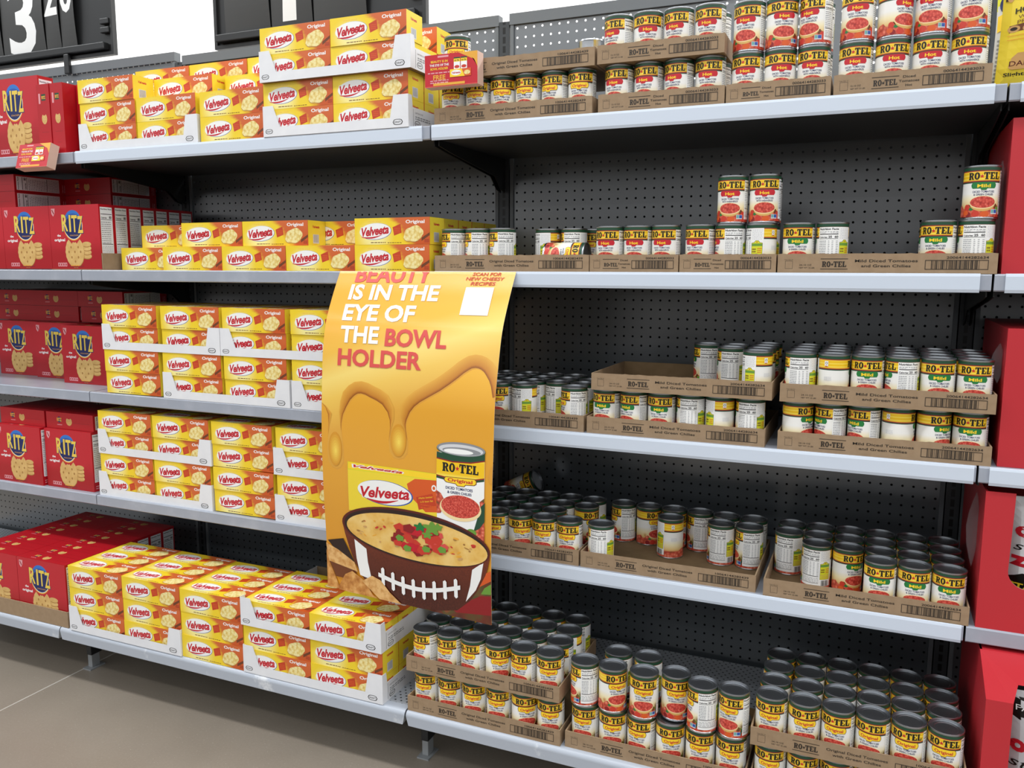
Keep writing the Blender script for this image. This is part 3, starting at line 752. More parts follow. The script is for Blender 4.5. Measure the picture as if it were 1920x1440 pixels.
# --- fourth shelf
fy = 0.010
put_tray('original', -0.010, fy, H4, 0.400, TD4, 'brown full yellow-banner can tray beside the poster, fourth shelf', GT[4])
fill('original', -0.010, fy, H4 + T_, 0.400, 6, ['- 15 25 -6 14 16', '- x x x x -', '- x x x x -40', '- x x x x x'], 'left tray, fourth shelf', G[4])
put_can('original', 0.060, 0.345, 0.618, 0, 'yellow-banner tomato can fallen askew behind the back row, fourth shelf', G[4], lying=(math.radians(12), math.radians(62), math.radians(15)))
put_tray('original', 0.3947, fy, H4, 0.411, TD4, 'brown half-empty middle tray with its floor showing, fourth shelf', GT[4])
for x, y, s, nm in ((0.4340, .047, 112, 'at the front left corner'), (0.4350, .2450, 72, 'leftmost of the back cans'), (0.5030, .2450, -42, 'second of the back cans'), (0.5695, .2450, -30, 'third of the back cans'),
                    (0.5770, .168, 212, 'alone amid the bare floor'), (0.6360, .245, 88, 'fourth of the back cans'), (0.7010, .168, 112, 'left of the two right-hand cans'), (0.7025, .238, 60, 'hidden behind the two right-hand cans'),
                    (0.7685, .168, 86, 'right of the two right-hand cans'), (0.7695, .238, 60, 'back right corner')):
    put_can('original', x, fy + y - 0.008, H4 + T_, s, 'yellow-banner tomato can, %s, half-empty middle tray, fourth shelf' % nm, G[4])
put_tray('mild', 0.8230, fy - 0.008, H4, 0.402, TD4, 'brown tray of green-banner cans at right, fourth shelf', GT[4])
fill('mild', 0.8230, fy - 0.008, H4 + T_, 0.402, 6, ['- - - 0 -6 -3', '- 122 -36 x x x', '118 x x x x x', 'x x x x x x'], 'right tray, fourth shelf', G[4])

# --- bottom shelf
fy = -0.153
put_tray('original', 0.003, fy, H5, 0.403, TD4, 'brown lower can tray at the left, bottom shelf', GT[5])
fill('original', 0.003, fy, H5 + T_, 0.403, 6, ['26 18 15 18 -10 5'], 'lower left tray, bottom shelf', G[5])
put_tray('original', 0.000, fy + 0.001, H5 + UP, 0.403, TD4, 'brown upper can tray at the left, bottom shelf', GT[5])
fill('original', 0.000, fy + 0.001, H5 + UP + T_, 0.403, 6, ['46 32 36 -6 28 9', 'x x x 100 110 x', 'x x x x x 150', 'x x x x x 100'], 'upper left tray, bottom shelf', G[5])
put_tray('original', 0.4162, fy + 0.006, H5, 0.404, TD4, 'brown lower can tray in the middle, bottom shelf', GT[5])
fill('original', 0.4162, fy + 0.006, H5 + T_, 0.404, 6, ['16 4 22 -5 3 6', 'x x x x x x', '- x x - x -'], 'middle tray, bottom shelf', G[5])
zz = H5 + T_ + CH + .0004
for x, y, s, nm in ((.4512, -.114, 76, 'leftmost'), (.5178, -.114, -24, 'second'), (.5895, -.1125, 2, 'third'), (.6560, -.0905, -4, 'fourth'), (.7200, -.1165, 76, 'fifth'), (.7860, -.113, 24, 'rightmost')):
    t = turned(s)
    put_can('original', x, y, zz, s, 'yellow-banner tomato can%s, %s of those stacked loose in the middle, bottom shelf' % (', nutrition panel out' if t else '', nm), G[5])
for x, y, s, nm in ((.5095, -.040, 96, 'left'), (.5800, -.038, 112, 'right')):
    put_can('original', x, y, zz, s, 'yellow-banner tomato can, %s one behind the loose stacked cans, bottom shelf' % nm, G[5])
put_tray('original', 0.828, fy + 0.006, H5, 0.400, TD4, 'brown lower can tray at the right, cut by the frame, bottom shelf', GT[5])
fill('original', 0.828, fy + 0.006, H5 + T_, 0.400, 6, ['4 -6 10 6 4 0'], 'lower right tray, bottom shelf', G[5])
put_tray('original', 0.826, fy + 0.008, H5 + UP, 0.400, TD4, 'brown upper can tray at the right, bottom shelf', GT[5])
fill('original', 0.826, fy + 0.008, H5 + UP + T_, 0.400, 6, ['7 -4 10 10 5 3', 'x x 80 x x x', 'x x x x x x', 'x x x x x x'], 'upper right tray, bottom shelf', G[5])

# ------------------------------------------------------------------ yellow cheese boxes
BW, BH, BD = 0.2190, 0.0666, 0.0775
def cheese_art(H, top=False):
    A = Art(219.0, H); k = H / 66.6
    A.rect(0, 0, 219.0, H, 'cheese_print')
    def y(v): return v * k
    A.text('LIQUID GOLD', 60, y(56.5), 2.6 * k, 'ink_gold', 40)
    A.ell(62, y(33), 47.2, 21.0 * k, 'ink_blue', 36, 0.05 * k); A.ell(61.2, y(33.4), 46.6, 20.3 * k, 'ink_white', 36, 0.05 * k)
    A.text('Velveeta', 61, y(24.6), 22.5 * k, 'ink_white', 86, bold=0.075, shear=0.22, tilt=0.10 * k)
    A.text('Velveeta', 61, y(24.6), 22 * k, 'ink_red', 82, bold=0.04, shear=0.22, tilt=0.10 * k)
    up = [(20 + i * 8, y(19.5 - 3.2 * math.sin(i / 8 * PI) + i * 0.75)) for i in range(9)]; dn = [(20 + i * 8, y(18.3 - 6.5 * math.sin(i / 8 * PI) + i * 0.85)) for i in range(9)]
    A.strip(up, dn, 'ink_red')
    A.poly([(113, y(43)), (136, y(51)), (139, y(29)), (117, y(22))], 'ink_tag')
    A.greek(118, y(30), 134, y(43), 3, 'ink_orange', 0.45, 2)
    A.text('Original', 178, y(52), 8.6 * k, 'ink_white', 54, bold=0.025)
    A.poly([(196, y(8)), (219, y(22)), (219, y(29)), (196, y(16))], 'ink_brown')
    r = random.Random(4); pts = []
    for i in range(26):
        a = 2 * PI * i / 26; q = 1 + 0.04 * math.sin(5 * a + 1) + r.uniform(-0.05, 0.05)
        pts.append((173 + 28 * q * math.cos(a) + 6 * math.sin(a), y(26 + 19.5 * q * math.sin(a))))
    A.fan([(p[0], p[1] - y(1.6)) for p in pts], 'ink_biscuit_dark'); A.fan(pts, 'pasta_shells')
    A.greek(48, y(4.2), 92, y(6.6), 1, 'ink_brown', 0.8, 6); A.greek(98, y(3.6), 140, y(5.6), 1, 'ink_brown', 0.8, 7)
    A.greek(204, y(5), 217, y(14), 3, 'ink_deepred', 0.5, 8)
    return A
def cheese_mesh():
    W, D, H = BW, BD, BH
    fs = []
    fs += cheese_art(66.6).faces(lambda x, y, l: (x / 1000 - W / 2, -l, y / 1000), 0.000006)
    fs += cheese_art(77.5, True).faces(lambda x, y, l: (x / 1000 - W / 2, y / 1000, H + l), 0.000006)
    for sgn in (1, -1):
        A = Art(77.5, 66.6); A.rect(0, 0, 77.5, 66.6, 'pack_yellow')
        A.text('Velveeta', 36, 47, 7, 'ink_red', 30, bold=0.04, shear=0.2)
        A.rect(22, 6, 48, 30, 'ink_lightgrey'); A.bars(24, 9, 46, 29, 'ink_grey', 20, 4); A.rect(0, 0, 1.2, 66.6, 'ink_orange')
        if sgn > 0: fs += A.faces(lambda x, y, l: (W / 2 + l, x / 1000, y / 1000), 0.000006)
        else: fs += A.faces(lambda x, y, l: (-W / 2 - l, D - x / 1000, y / 1000), 0.000006)
    fs += boxf(-W / 2, W / 2, 0, D, 0, H, 'pack_yellow', skip='ftlr')
    return mesh_from('cheese_box', fs)
CHEESE = cheese_mesh()
GC = {i: 'yellow cheese boxes on the %s' % SHELF[i] for i in SHELF}
RB = random.Random(9)
def put_cheese(cx, y, z, lvl, label, rot=0.0, w=None):
    o = obj('cheese_box', CHEESE, None, (cx, y, z), (0, 0, rot + RB.uniform(-0.0015, 0.0015)))
    tag(o, label, 'box', GC[lvl]); return o
# white shelf-ready trays
WT = {}
def white_tray(x, y, z, W, D, label, lvl):
    key = (round(W, 3), round(D, 3))
    if key not in WT:
        t = 0.0012; P, L = 0.078, 0.024; w_ = W * 1000
        A = Art(w_, 78)
        A.poly([(0, 0), (w_, 0), (w_, 24), (0, 24)], 'white_board')
        A.poly([(0, 24), (54, 24), (33, 78), (1.5, 78)], 'white_board'); A.poly([(w_ - 52, 24), (w_, 24), (w_ - 1, 78), (w_ - 42, 78)], 'white_board')
        def kraft(A, cx, cy, k=1.0):
            o8 = [(-13, 0), (-10, 5), (-5, 6.2), (5, 6.2), (10, 5), (13, 0), (10, -5), (5, -6.2), (-5, -6.2), (-10, -5)]
            A.fan([(cx + a * k, cy + b * k) for a, b in o8], 'ink_black'); A.fan([(cx + a * k * .84, cy + b * k * .8) for a, b in o8], 'white_board')
            A.text('KRAFT', cx, cy - 2.2 * k, 4.4 * k, 'ink_black', 17 * k, bold=0.02)
        kraft(A, 19, 13, 0.95); kraft(A, w_ - 30, 13, 1.1)
        fs = A.faces(lambda a, b, l: (a / 1000, -l, b / 1000), 0.00004) 
        fs += prism([(0, 0), (W, 0), (W, L), (W - .001, P), (W - .042, P), (W - .052, L), (.054, L), (.033, P), (.0015, P)][::-1], 'y', 0.0003, t, 'white_board', caps=False)
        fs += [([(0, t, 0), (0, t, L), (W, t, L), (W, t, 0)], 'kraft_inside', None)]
        front = mesh_from('front_panel', fs)
        d_ = D * 1000; B = Art(d_, 78)
        B.poly([(0, 0), (d_, 0), (d_, 50), (22, 50), (18, 78), (0, 78)], 'white_board'); 
        B2 = Art(d_, 78); B2.add([[(0, 0), (d_, 0), (d_, 50), (0, 50)], [(0, 50), (22, 50), (18, 78), (0, 78)]], 'white_board')
        B2.rect(24, 4, 25.2, 46, 'ink_black'); kraft(B2, 45, 12, 1.1)
        B2.text('CARTON 32 OZ', 32, 36, 3.6, 'ink_black', 40, al='L'); B2.greek(34, 22, 110, 32, 2, 'ink_grey', 0.55, 3)
        side = mesh_from('side_panel', B2.faces(lambda a, b, l: (t + l, a / 1000, b / 1000), 0.00004) + prism([(0, 0), (0, .078), (.018, .078), (.022, .05), (D, .05), (D, 0)], 'x', 0.0, t, 'white_board'))
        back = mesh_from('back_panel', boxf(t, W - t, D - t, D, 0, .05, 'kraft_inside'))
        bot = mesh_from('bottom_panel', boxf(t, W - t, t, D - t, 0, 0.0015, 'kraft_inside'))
        sl = mesh_from('side_panel', prism([(0, 0), (0, .078), (.018, .078), (.022, .05), (D, .05), (D, 0)], 'x', 0.0, t, 'white_board'))
        WT[key] = (front, side, sl, back, bot)
    f_, s_, sl_, b_, t_ = WT[key]
    o = empty('cheese_tray', (x, y, z))
    obj('front_panel', f_, o); obj('side_panel', sl_, o); obj('side_panel', s_, o, (W - 0.0012, 0, 0)); obj('back_panel', b_, o); obj('bottom_panel', t_, o)
    tag(o, label, 'cardboard tray', 'white cheese trays'); return o
TT = 0.0022; LB = BH + 0.0004

# --- top shelf cheese
white_tray(-1.193, 0.002, H1, 0.459, 0.170, 'white cut-front tray at the left, beside crackers, top shelf', 1)
for c, cx in (('left', -1.0765), ('right', -0.8515)):
    put_cheese(cx, 0.006, H1 + TT, 1, 'yellow cheese box, %s one inside the left white tray, top shelf' % c)
    put_cheese(cx, 0.006, H1 + TT + LB, 1, 'yellow cheese box, %s one of second layer, left stack, top shelf' % c)
    put_cheese(cx, 0.0855, H1 + TT, 1, 'yellow cheese box, rear %s inside the left white tray, top shelf' % c)
    put_cheese(cx, 0.0855, H1 + TT + LB, 1, 'yellow cheese box, rear %s of second layer, left stack, top shelf' % c)
put_cheese(-1.0785, 0.004, H1 + TT + 2 * LB, 1, 'yellow cheese box, front one of third layer, beside crackers, top shelf')
put_cheese(-0.860, 0.0835, H1 + TT + 2 * LB, 1, 'yellow cheese box set back on the left stack, bare end showing, top shelf')
for i, cx in enumerate((-1.060, -0.836, -0.613)):
    nm = ('leftmost', 'middle', 'rightmost')[i]
    for k in range(3): 
        put_cheese(cx, 0.205, H1 + k * LB, 1, 'yellow cheese box, %s of back stack, layer %s up, top shelf' % (nm, ('one', 'two', 'three')[k]))
    put_cheese(cx, 0.205, H1 + 3 * LB, 1, 'yellow cheese box, %s of three on the tall back stack, top shelf' % nm)
for k in range(2):
    put_cheese(-0.615, 0.004, H1 + k * LB, 1, 'yellow cheese box, %s of untrayed pair in the middle, top shelf' % ('lower', 'upper')[k])
    put_cheese(-0.615, 0.084, H1 + k * LB, 1, 'yellow cheese box behind the untrayed pair, %s, top shelf' % ('lower', 'upper')[k])
put_cheese(-0.627, 0.122, H1 + 2 * LB, 1, 'yellow cheese box half hidden atop the untrayed boxes, top shelf')
white_tray(-0.5005, -0.006, H1, 0.4425, 0.262, 'white cut-front tray, lower of the tall right stack, top shelf', 1)
white_tray(-0.4985, -0.016, H1 + TT + 2 * LB, 0.4545, 0.262, 'white cut-front tray, upper of the tall right stack, top shelf', 1)
for c, cx in (('left', -0.3893), ('right', -0.1692)):
    for k in range(4):
        z = H1 + TT + k * LB + (TT if k > 1 else 0)
        X = cx + (0.0 if k < 3 else (0.002 if c == 'left' else 0.004)) + (0.002 if k == 2 else 0); Y = -0.003 if k < 2 else (-0.0115 if k == 2 or c == 'left' else -0.0138)
        put_cheese(X, Y, z, 1, 'yellow cheese box, %s column, %s layer of the tall right stack, top shelf' % (c, ('lowest', 'second', 'third', 'uppermost')[k]))
    for k in (0, 1, 2):
        if c == 'right': put_cheese(cx, 0.077 if k < 2 else 0.068, H1 + TT + k * LB + (TT if k > 1 else 0), 1, 'yellow cheese box behind right column, %s layer, tall right stack, top shelf' % ('lowest', 'second', 'third')[k])
# loose ones behind the right stack, near the coupon pad
for k in range(4):
    put_cheese(-0.1692, 0.157 if k < 3 else 0.146, H1 + TT + k * LB + (TT if k > 1 else 0), 1, 'yellow cheese box, deep behind the tall right stack, layer %s up, top shelf' % ('one', 'two', 'three', 'four')[k])

# --- second shelf cheese
fy = 0.0
cols = ((-1.002, 0.058, 'leftmost, set back'), (-0.781, 0.006, 'second from left'), (-0.5595, 0.004, 'third from left'), (-0.338, 0.003, 'fourth from left'), (-0.1165, 0.000, 'rightmost'))
for cx, y, nm in cols: put_cheese(cx, y, H2, 2, 'yellow cheese box, %s, lower row, second shelf' % nm)
cols = ((-0.9505, 0.092, 'leftmost, set back'), (-0.711, 0.012, 'second from left'), (-0.4885, 0.010, 'third from left'), (-0.281, 0.030, 'fourth from left'), (-0.1150, 0.000, 'rightmost and foremost'))
cols = tuple((cx if i != 3 else -0.3500, y if i != 3 else 0.0890, n_) for i, (cx, y, n_) in enumerate(cols))
for cx, y, nm in cols: put_cheese(cx, y, H2 + LB, 2, 'yellow cheese box, %s, upper row, second shelf' % nm)
for k in range(1, 5):
    for r_ in range(2):
        put_cheese(-0.1165, 0.0800 * k, H2 + r_ * LB, 2, 'yellow cheese box seen by its end, %s behind the rightmost, %s row, second shelf' % (('first', 'second', 'third', 'fourth')[k - 1], ('lower', 'upper')[r_]))

# --- third and fourth shelf cheese
def four_layer(lvl, xs, trays, y0, names, colnote):
    for cx, nm in zip(xs, names):
        for k in range(4):
            tz = TT * (1 + (k > 1))
            put_cheese(cx, y0 + (0.0035 if k % 2 == 0 else 0.001), HZ[lvl] + tz + k * LB, lvl, 'yellow cheese box, %s column, %s layer, %s' % (nm, ('lowest', 'second', 'third', 'uppermost')[k], SHELF[lvl]))
        for d in (1, 2):
            put_cheese(cx, y0 + 0.0820 * d, HZ[lvl] + TT * 2 + 3 * LB, lvl, 'yellow cheese box, %s column, uppermost, %s behind the front, %s' % (nm, ('first', 'second')[d - 1], SHELF[lvl]))
        for k in range(3):
            put_cheese(cx, y0 + 0.0815, HZ[lvl] + TT * (1 + (k > 1)) + k * LB, lvl, 'yellow cheese box, %s column, hidden behind %s layer, %s' % (nm, ('lowest', 'second', 'third')[k], SHELF[lvl]))
    for x, k, lab in trays:
        white_tray(x[0], y0 - 0.001, HZ[lvl] + (0 if k == 0 else TT + 2 * LB), x[1] - x[0], 0.30, lab + ', ' + SHELF[lvl], lvl)
four_layer(3, (-1.037, -0.8000, -0.5690, -0.3310), (((-0.9115, -0.4495), 0, 'white cut-front tray under the middle columns'), ((-0.4425, -0.0050), 0, 'white cut-front tray, lower, running behind the poster'),
           ((-1.149, -0.6882), 1, 'white cut-front tray, upper left'), ((-0.6865, -0.2180), 1, 'white cut-front tray, upper, beside the poster')), 0.002, ('leftmost', 'second', 'third', 'fourth'), '')
four_layer(4, (-1.0920, -0.8655, -0.6350, -0.4020), (((-1.2120, -0.7515), 0, 'white cut-front tray, lower left'), ((-0.5205, -0.0600), 0, 'white cut-front tray, lower, running behind the poster'),
           ((-1.2050, -0.7480), 1, 'white cut-front tray, upper left'), ((-0.5205, -0.0600), 1, 'white cut-front tray, upper, running behind the poster')), 0.010, ('leftmost', 'second', 'third', 'fourth'), '')

# --- bottom shelf cheese
fy = -0.160
white_tray(-1.1735, fy, H5, 0.4425, 0.34, 'white cut-front tray at the left, bottom shelf', 5)
white_tray(-0.5090, fy + .002, H5, 0.4425, 0.34, 'white cut-front tray, lower, right of cheese boxes, bottom shelf', 5)
white_tray(-0.5095, fy - .001, H5 + TT + 2 * LB, 0.4430, 0.34, 'white cut-front tray, upper, right of cheese boxes, bottom shelf', 5)
for cx, nm, tz in ((-1.0622, 'leftmost', 1), (-0.8420, 'second', 1), (-0.6200, 'third', 0), (-0.3976, 'fourth', 1), (-0.1776, 'fifth', 1)):
    for k in range(3):
        z = H5 + (TT if tz else 0) + k * LB + (TT if (tz and nm in ('fourth', 'fifth') and k == 2) else 0)
        for d in range(3 if k == 2 else (2 if nm == 'fifth' else 1)):
            dd = ('front', 'middle', 'rear')[d]
            put_cheese(cx, fy + 0.005 + 0.0785 * d + (0.001 if k == 1 else 0), z, 5, 'yellow cheese box, %s column, %s layer, %s one, bottom shelf' % (nm, ('lowest', 'middle', 'uppermost')[k], dd))

# ------------------------------------------------------------------ red cracker boxes
QW, QH, QD = 0.2125, 0.1935, 0.0535
def cracker_mesh(swap=False):
    W, H, D = QW, QH, QD; w_, h_, d_ = W * 1000, H * 1000, D * 1000
    def bitten(A, cx, cy, rx, ry):
        pts = []
        for i in range(40):
            a = 2 * PI * i / 40; q = 1.0 + 0.02 * math.cos(18 * a)
            if abs(a - PI / 2) < 0.58: q = 0.62 + 0.04 * math.cos(14 * a)
            pts.append((cx + rx * q * math.cos(a), cy + ry * q * math.sin(a)))
        A.fan([(p[0] + rx * .03, p[1] - ry * .04) for p in pts], 'ink_biscuit_dark'); A.fan(pts, 'cracker_biscuit')
        for a, b in ((0, 0), (-.38, .3), (.38, .3), (-.35, -.35), (.35, -.35), (0, -.62), (.62, 0), (-.62, 0)):
            A.ell(cx + a * rx, cy + b * ry, rx * .085, ry * .085, 'ink_biscuit_dark', 8)
    A = Art(w_, h_); A.rect(0, 0, w_, h_, 'cracker_print')
    A.fan([(10, 184), (26, 184), (25, 170), (18, 160), (11, 168)], 'ink_pink'); A.strip([(12, 180), (20, 166)], [(15, 181), (23, 169)], 'ink_deepred')
    cx = 100
    A.ell(cx + 1, 130, 41, 44, 'ink_gold', 36); A.ell(cx + 1, 132, 39.5, 42.5, 'ink_white', 36); A.ell(cx + 1, 133, 38.2, 41.8, 'ink_navy', 36)
    A.ell(cx + 1, 150, 33, 28, 'ink_skyblue', 30); A.ell(cx + 1, 143, 35, 25, 'ink_blue', 30); A.ell(cx + 1, 126, 38.0, 32, 'ink_navy', 30)
    for ch, x_, w_c, dy_ in (('R', 66, 26, 2), ('I', 88.5, 7.5, 0), ('T', 107.5, 24, -1), ('Z', 132, 23, -4)):
        A.text(ch, x_ + 1, 112.5 + dy_, 53, 'ink_navy', w_c + 3.5, bold=0.03)
        A.text(ch, x_, 114 + dy_, 52, 'ink_ritz', w_c, bold=0.022)
    A.text('CRACKERS', cx + 4, 100, 4.2, 'ink_gold', 38)
    A.text('the', 38, 99, 7, 'ink_white', 15, bold=0.03); A.text('original', 40, 85, 8.5, 'ink_white', 46, bold=0.03)
    for i in range(4): 
        A.ell(154, 37 + 12 * i, 19, 8, 'ink_biscuit_dark', 24); A.ell(154, 39 + 12 * i, 19, 7.4, 'cracker_biscuit', 24)
    bitten(A, 102, 52, 40, 47)
    A.ell(104, 8, 34, 3, 'ink_deepred', 20)
    for i in range(4): A.frame(26 + i * 10, 8, 35 + i * 10, 19, 2.2, 'ink_pink')
    A.greek(82, 9, 120, 14, 1, 'ink_gold', 0.6, 3)
    fs = A.faces(lambda x, y, l: (x / 1000 - W / 2, -l, y / 1000), 0.000004)
    A = Art(w_, d_); A.rect(0, 0, w_, d_, 'pack_red'); bitten(A, 104, 26, 13, 13); A.ell(60, 30, 9, 10, 'ink_navy', 16); A.text('RITZ', 60, 25, 11, 'ink_gold', 22, bold=0.05); A.greek(50, 12, 72, 16, 1, 'ink_pink', .6, 4)
    A.rect(0, 0, w_, 1, 'ink_deepred'); A.rect(120, 22, 196, 23, 'ink_deepred')
    fs += A.faces(lambda x, y, l: (x / 1000 - W / 2, y / 1000, H + l), 0.000004)
    A = Art(d_, h_); A.rect(0, 0, d_, h_, 'pack_red'); A.rect(5, 30, d_ - 5, h_ - 8, 'pack_white')
    A.text('Nutrition Facts', d_ / 2, h_ - 16, 4.4, 'ink_black', d_ - 14, bold=0.03); A.rect(7, h_ - 30, d_ - 7, h_ - 28, 'ink_black')
    A.text('Calories', 8, h_ - 42, 5, 'ink_black', 20, al='L', bold=.03); A.text('80', d_ - 8, h_ - 42, 8, 'ink_black', 9, al='R', bold=.03); A.rect(7, h_ - 46, d_ - 7, h_ - 44.5, 'ink_black')
    A.greek(7, 78, d_ - 12, h_ - 48, 11, 'ink_grey', 0.35, 5); A.rect(7, 74, d_ - 7, 76, 'ink_black'); A.greek(7, 34, d_ - 8, 72, 9, 'ink_grey', 0.3, 6); A.greek(8, 8, d_ - 20, 22, 2, 'ink_pink', .4, 8)
    nut = A
    A = Art(d_, h_); A.rect(0, 0, d_, h_, 'pack_red'); A.rect(8, 140, 15, 168, 'ink_pink'); A.rect(20, 148, 38, 166, 'ink_darkgreen'); A.text('RITZ', 29, 153, 8, 'ink_gold', 16, bold=.05)
    bitten(A, 28, 98, 11, 15); A.rect(20, 30, 36, 31, 'ink_deepred'); A.rect(14, 60, 44, 61, 'ink_deepred')
    spn = A
    if swap: nut, spn = spn, nut
    fs += nut.faces(lambda x, y, l: (W / 2 + l, x / 1000, y / 1000), 0.000004)
    fs += spn.faces(lambda x, y, l: (-W / 2 - l, D - x / 1000, y / 1000), 0.000004)
    fs += boxf(-W / 2, W / 2, 0, D, 0, H, 'pack_red', skip='ftlr')
    return mesh_from('cracker_box', fs)
CRACK = cracker_mesh(); CRACK_SPINE = cracker_mesh(True)
def put_crack(cx, y, z, lvl, label, rot=(0, 0, 0), sz=1.0, me=None):
    o = obj('cracker_box', me or CRACK, None, (cx, y, z), rot)
    if sz != 1.0: o.scale = (1.0, 1.0, sz)
    tag(o, label, 'box', 'red cracker boxes on the %s' % SHELF[lvl]); return o
def kraft_tray(x, y, z, W, D, h, label):
    t = 0.003; o = empty('card_tray', (x, y, z))
    obj('front_panel', mesh_from('front_panel', boxf(0, W, 0, t, 0, h, 'kraft_board')), o)
    obj('side_panel', mesh_from('side_panel', boxf(0, t, t, D, 0, h, 'kraft_board')), o); obj('side_panel', mesh_from('side_panel', boxf(W - t, W, t, D, 0, h, 'kraft_board')), o)
    obj('bottom_panel', mesh_from('bottom_panel', boxf(t, W - t, t, D, 0, t * .8, 'kraft_inside')), o)
    tag(o, label, 'cardboard tray'); return o
# top shelf
put_crack(-1.4720, 0.012, H1, 1, 'tall red cracker box facing out at left edge, top shelf', sz=1.22)
for i, (x, y) in enumerate(((-1.3640, 0.004), (-1.3085, 0.006), (-1.2500, 0.05))):
    put_crack(x, y + QW / 2, H1, 1, 'red cracker box turned spine out, %s of three by the cheese, top shelf' % ('leftmost', 'middle', 'rightmost')[i], (0, 0, -PI / 2), 1.06, CRACK_SPINE)
# second shelf
for i, XR in enumerate((-1.137, -1.3505, -1.564)):
    put_crack(XR - QW / 2, 0.006, H2 + 0.0025, 2, 'red cracker box facing out, %s of the front row, second shelf' % ('nearest the cheese', 'second', 'cut by the frame')[i])
for k in range(1, 7):
    put_crack(-1.137 - QW / 2, 0.006 + 0.0540 * k, H2 + 0.0025, 2, 'red cracker box, %s behind the front one, nutrition side showing, second shelf' % ('first', 'second', 'third', 'fourth', 'fifth', 'sixth')[k - 1])
for k in range(1, 5): put_crack(-1.3505 - QW / 2, 0.006 + 0.0540 * k, H2 + 0.0025, 2, 'red cracker box hidden %s behind the second front box, second shelf' % ('first', 'second', 'third', 'fourth')[k - 1])
for k in range(2):
    put_crack(-1.3425 - QW / 2, 0.235, H2 + QH + .0035 + 0.0540 * k + 0.0537, 2, 'red cracker box lying flat, %s of the dark rear pair, second shelf' % ('lower', 'upper')[k], (PI / 2, 0, 0)).location.y = 0.235
    put_crack(-1.5560 - QW / 2, 0.05, H2 + QH + .0035 + 0.0540 * k + 0.0537, 2, 'red cracker box lying flat, %s of the pair at left edge, second shelf' % ('lower', 'upper')[k], (PI / 2, 0, 0))
# lying boxes were turned about their base edge: shift so that they rest on the boxes below
for o in [o for o in sc.objects if o.name.startswith('cracker_box') and abs(o.rotation_euler.x - PI / 2) < 1e-3]:
    o.location.z -= 0.0537; o.rotation_euler = (PI / 2, 0, 0); o.location.y += QH; o.location.z += 0.0
kraft_tray(-1.3500, 0.003, H2 - 0.0, 0.2150, 0.40, 0.0022, 'thin brown card under the red cracker boxes, second shelf')
o = empty('card_divider', (-1.1345, 0.005, H2)); obj('board', mesh_from('board', boxf(0, 0.0025, 0, 0.36, 0, 0.05, 'kraft_board')), o)
tag(o, 'brown card wall between crackers and cheese, second shelf', 'cardboard')
# third shelf
for i, (x, y) in enumerate(((-1.4755, 0.118), (-1.690, 0.182), (-1.905, 0.200))):
    put_crack(x + QW / 2, y, H3, 3, 'red cracker box standing in the staggered front row, %s, third shelf' % ('nearest the cheese', 'middle', 'leftmost')[i])
    put_crack(x + QW / 2, 0.30, H3, 3, 'red cracker box standing in the rear row, %s, third shelf' % ('nearest the cheese', 'middle', 'leftmost')[i])
for r_ in range(2):
    for i, x in enumerate((-1.752, -1.540, -1.3265)):
        if r_ == 0 and i == 2: x += 0.012
        put_crack(x - QW / 2 if False else x - QW / 2, 0.243 + QH, H3 + QH + 0.0008 + 0.0541 * r_, 3, 'red cracker box lying flat, %s, %s layer on the rear row, third shelf' % (('leftmost', 'middle', 'rightmost')[i], ('lower', 'upper')[r_]), (PI / 2, 0, 0))
# fourth shelf
for i, x in enumerate((-1.3565, -1.5780)):
    nm = ('nearest the cheese', 'at the left edge')[i]
    put_crack(x, 0.020 if i == 0 else 0.010, H4, 4, 'red cracker box standing, %s, fourth shelf' % nm)
    put_crack(x, 0.075, H4, 4, 'red cracker box standing behind the one %s, fourth shelf' % nm)
    put_crack(x + 0.002, 0.030 + QH, H4 + QH + .0008, 4, 'red cracker box lying flat atop the one %s, fourth shelf' % nm, (PI / 2, 0, 0))
# bottom shelf
for i, x in enumerate((-1.2985, -1.5125)):
    for k in range(8 if i == 0 else 8):
        put_crack(x, -0.150 + 0.0541 * k, H5 + 0.0025, 5, 'red cracker box, %s column, %s in the deep block, bottom shelf' % (('right', 'left')[i], ('front', 'second', 'third', 'fourth', 'fifth', 'sixth', 'seventh', 'rearmost')[k]))
kraft_tray(-1.7200, -0.1555, H5, 0.5330, 0.45, 0.050, 'plain brown tray under the block of cracker boxes, bottom shelf')

# ------------------------------------------------------------------ hanging poster
PXL, PXR = -0.2677, 0.2298
LT = [(-.351, -.0055), (-.3514, -.0058), (-.356, -.0090), (-.408, -.0396), (-.4748, -.0725), (-.5417, -.0892), (-.6092, -.0968), (-.7458, -.1055), (-.8859, -.1053), (-1.0306, -.0990), (-1.1, -.0965), (-1.2, -.0960)]
RTb = [(-.351, -.0055), (-.3514, -.0058), (-.356, -.0090), (-.4132, -.046), (-.4854, -.0856), (-.5574, -.1064), (-.6535, -.127), (-.7638, -.1358), (-.8876, -.1448), (-1.0145, -.1479), (-1.1746, -.1451), (-1.2, -.145)]
def interp(T, z):
    for i in range(len(T) - 1):
        a, b = T[i], T[i + 1]
        if z <= a[0] and z >= b[0]:
            t = (z - a[0]) / (b[0] - a[0]) if a[0] != b[0] else 0
            t2 = t
            return a[1] + (b[1] - a[1]) * t2
    return T[0][1] if z > T[0][0] else T[-1][1]
DV = 6.0
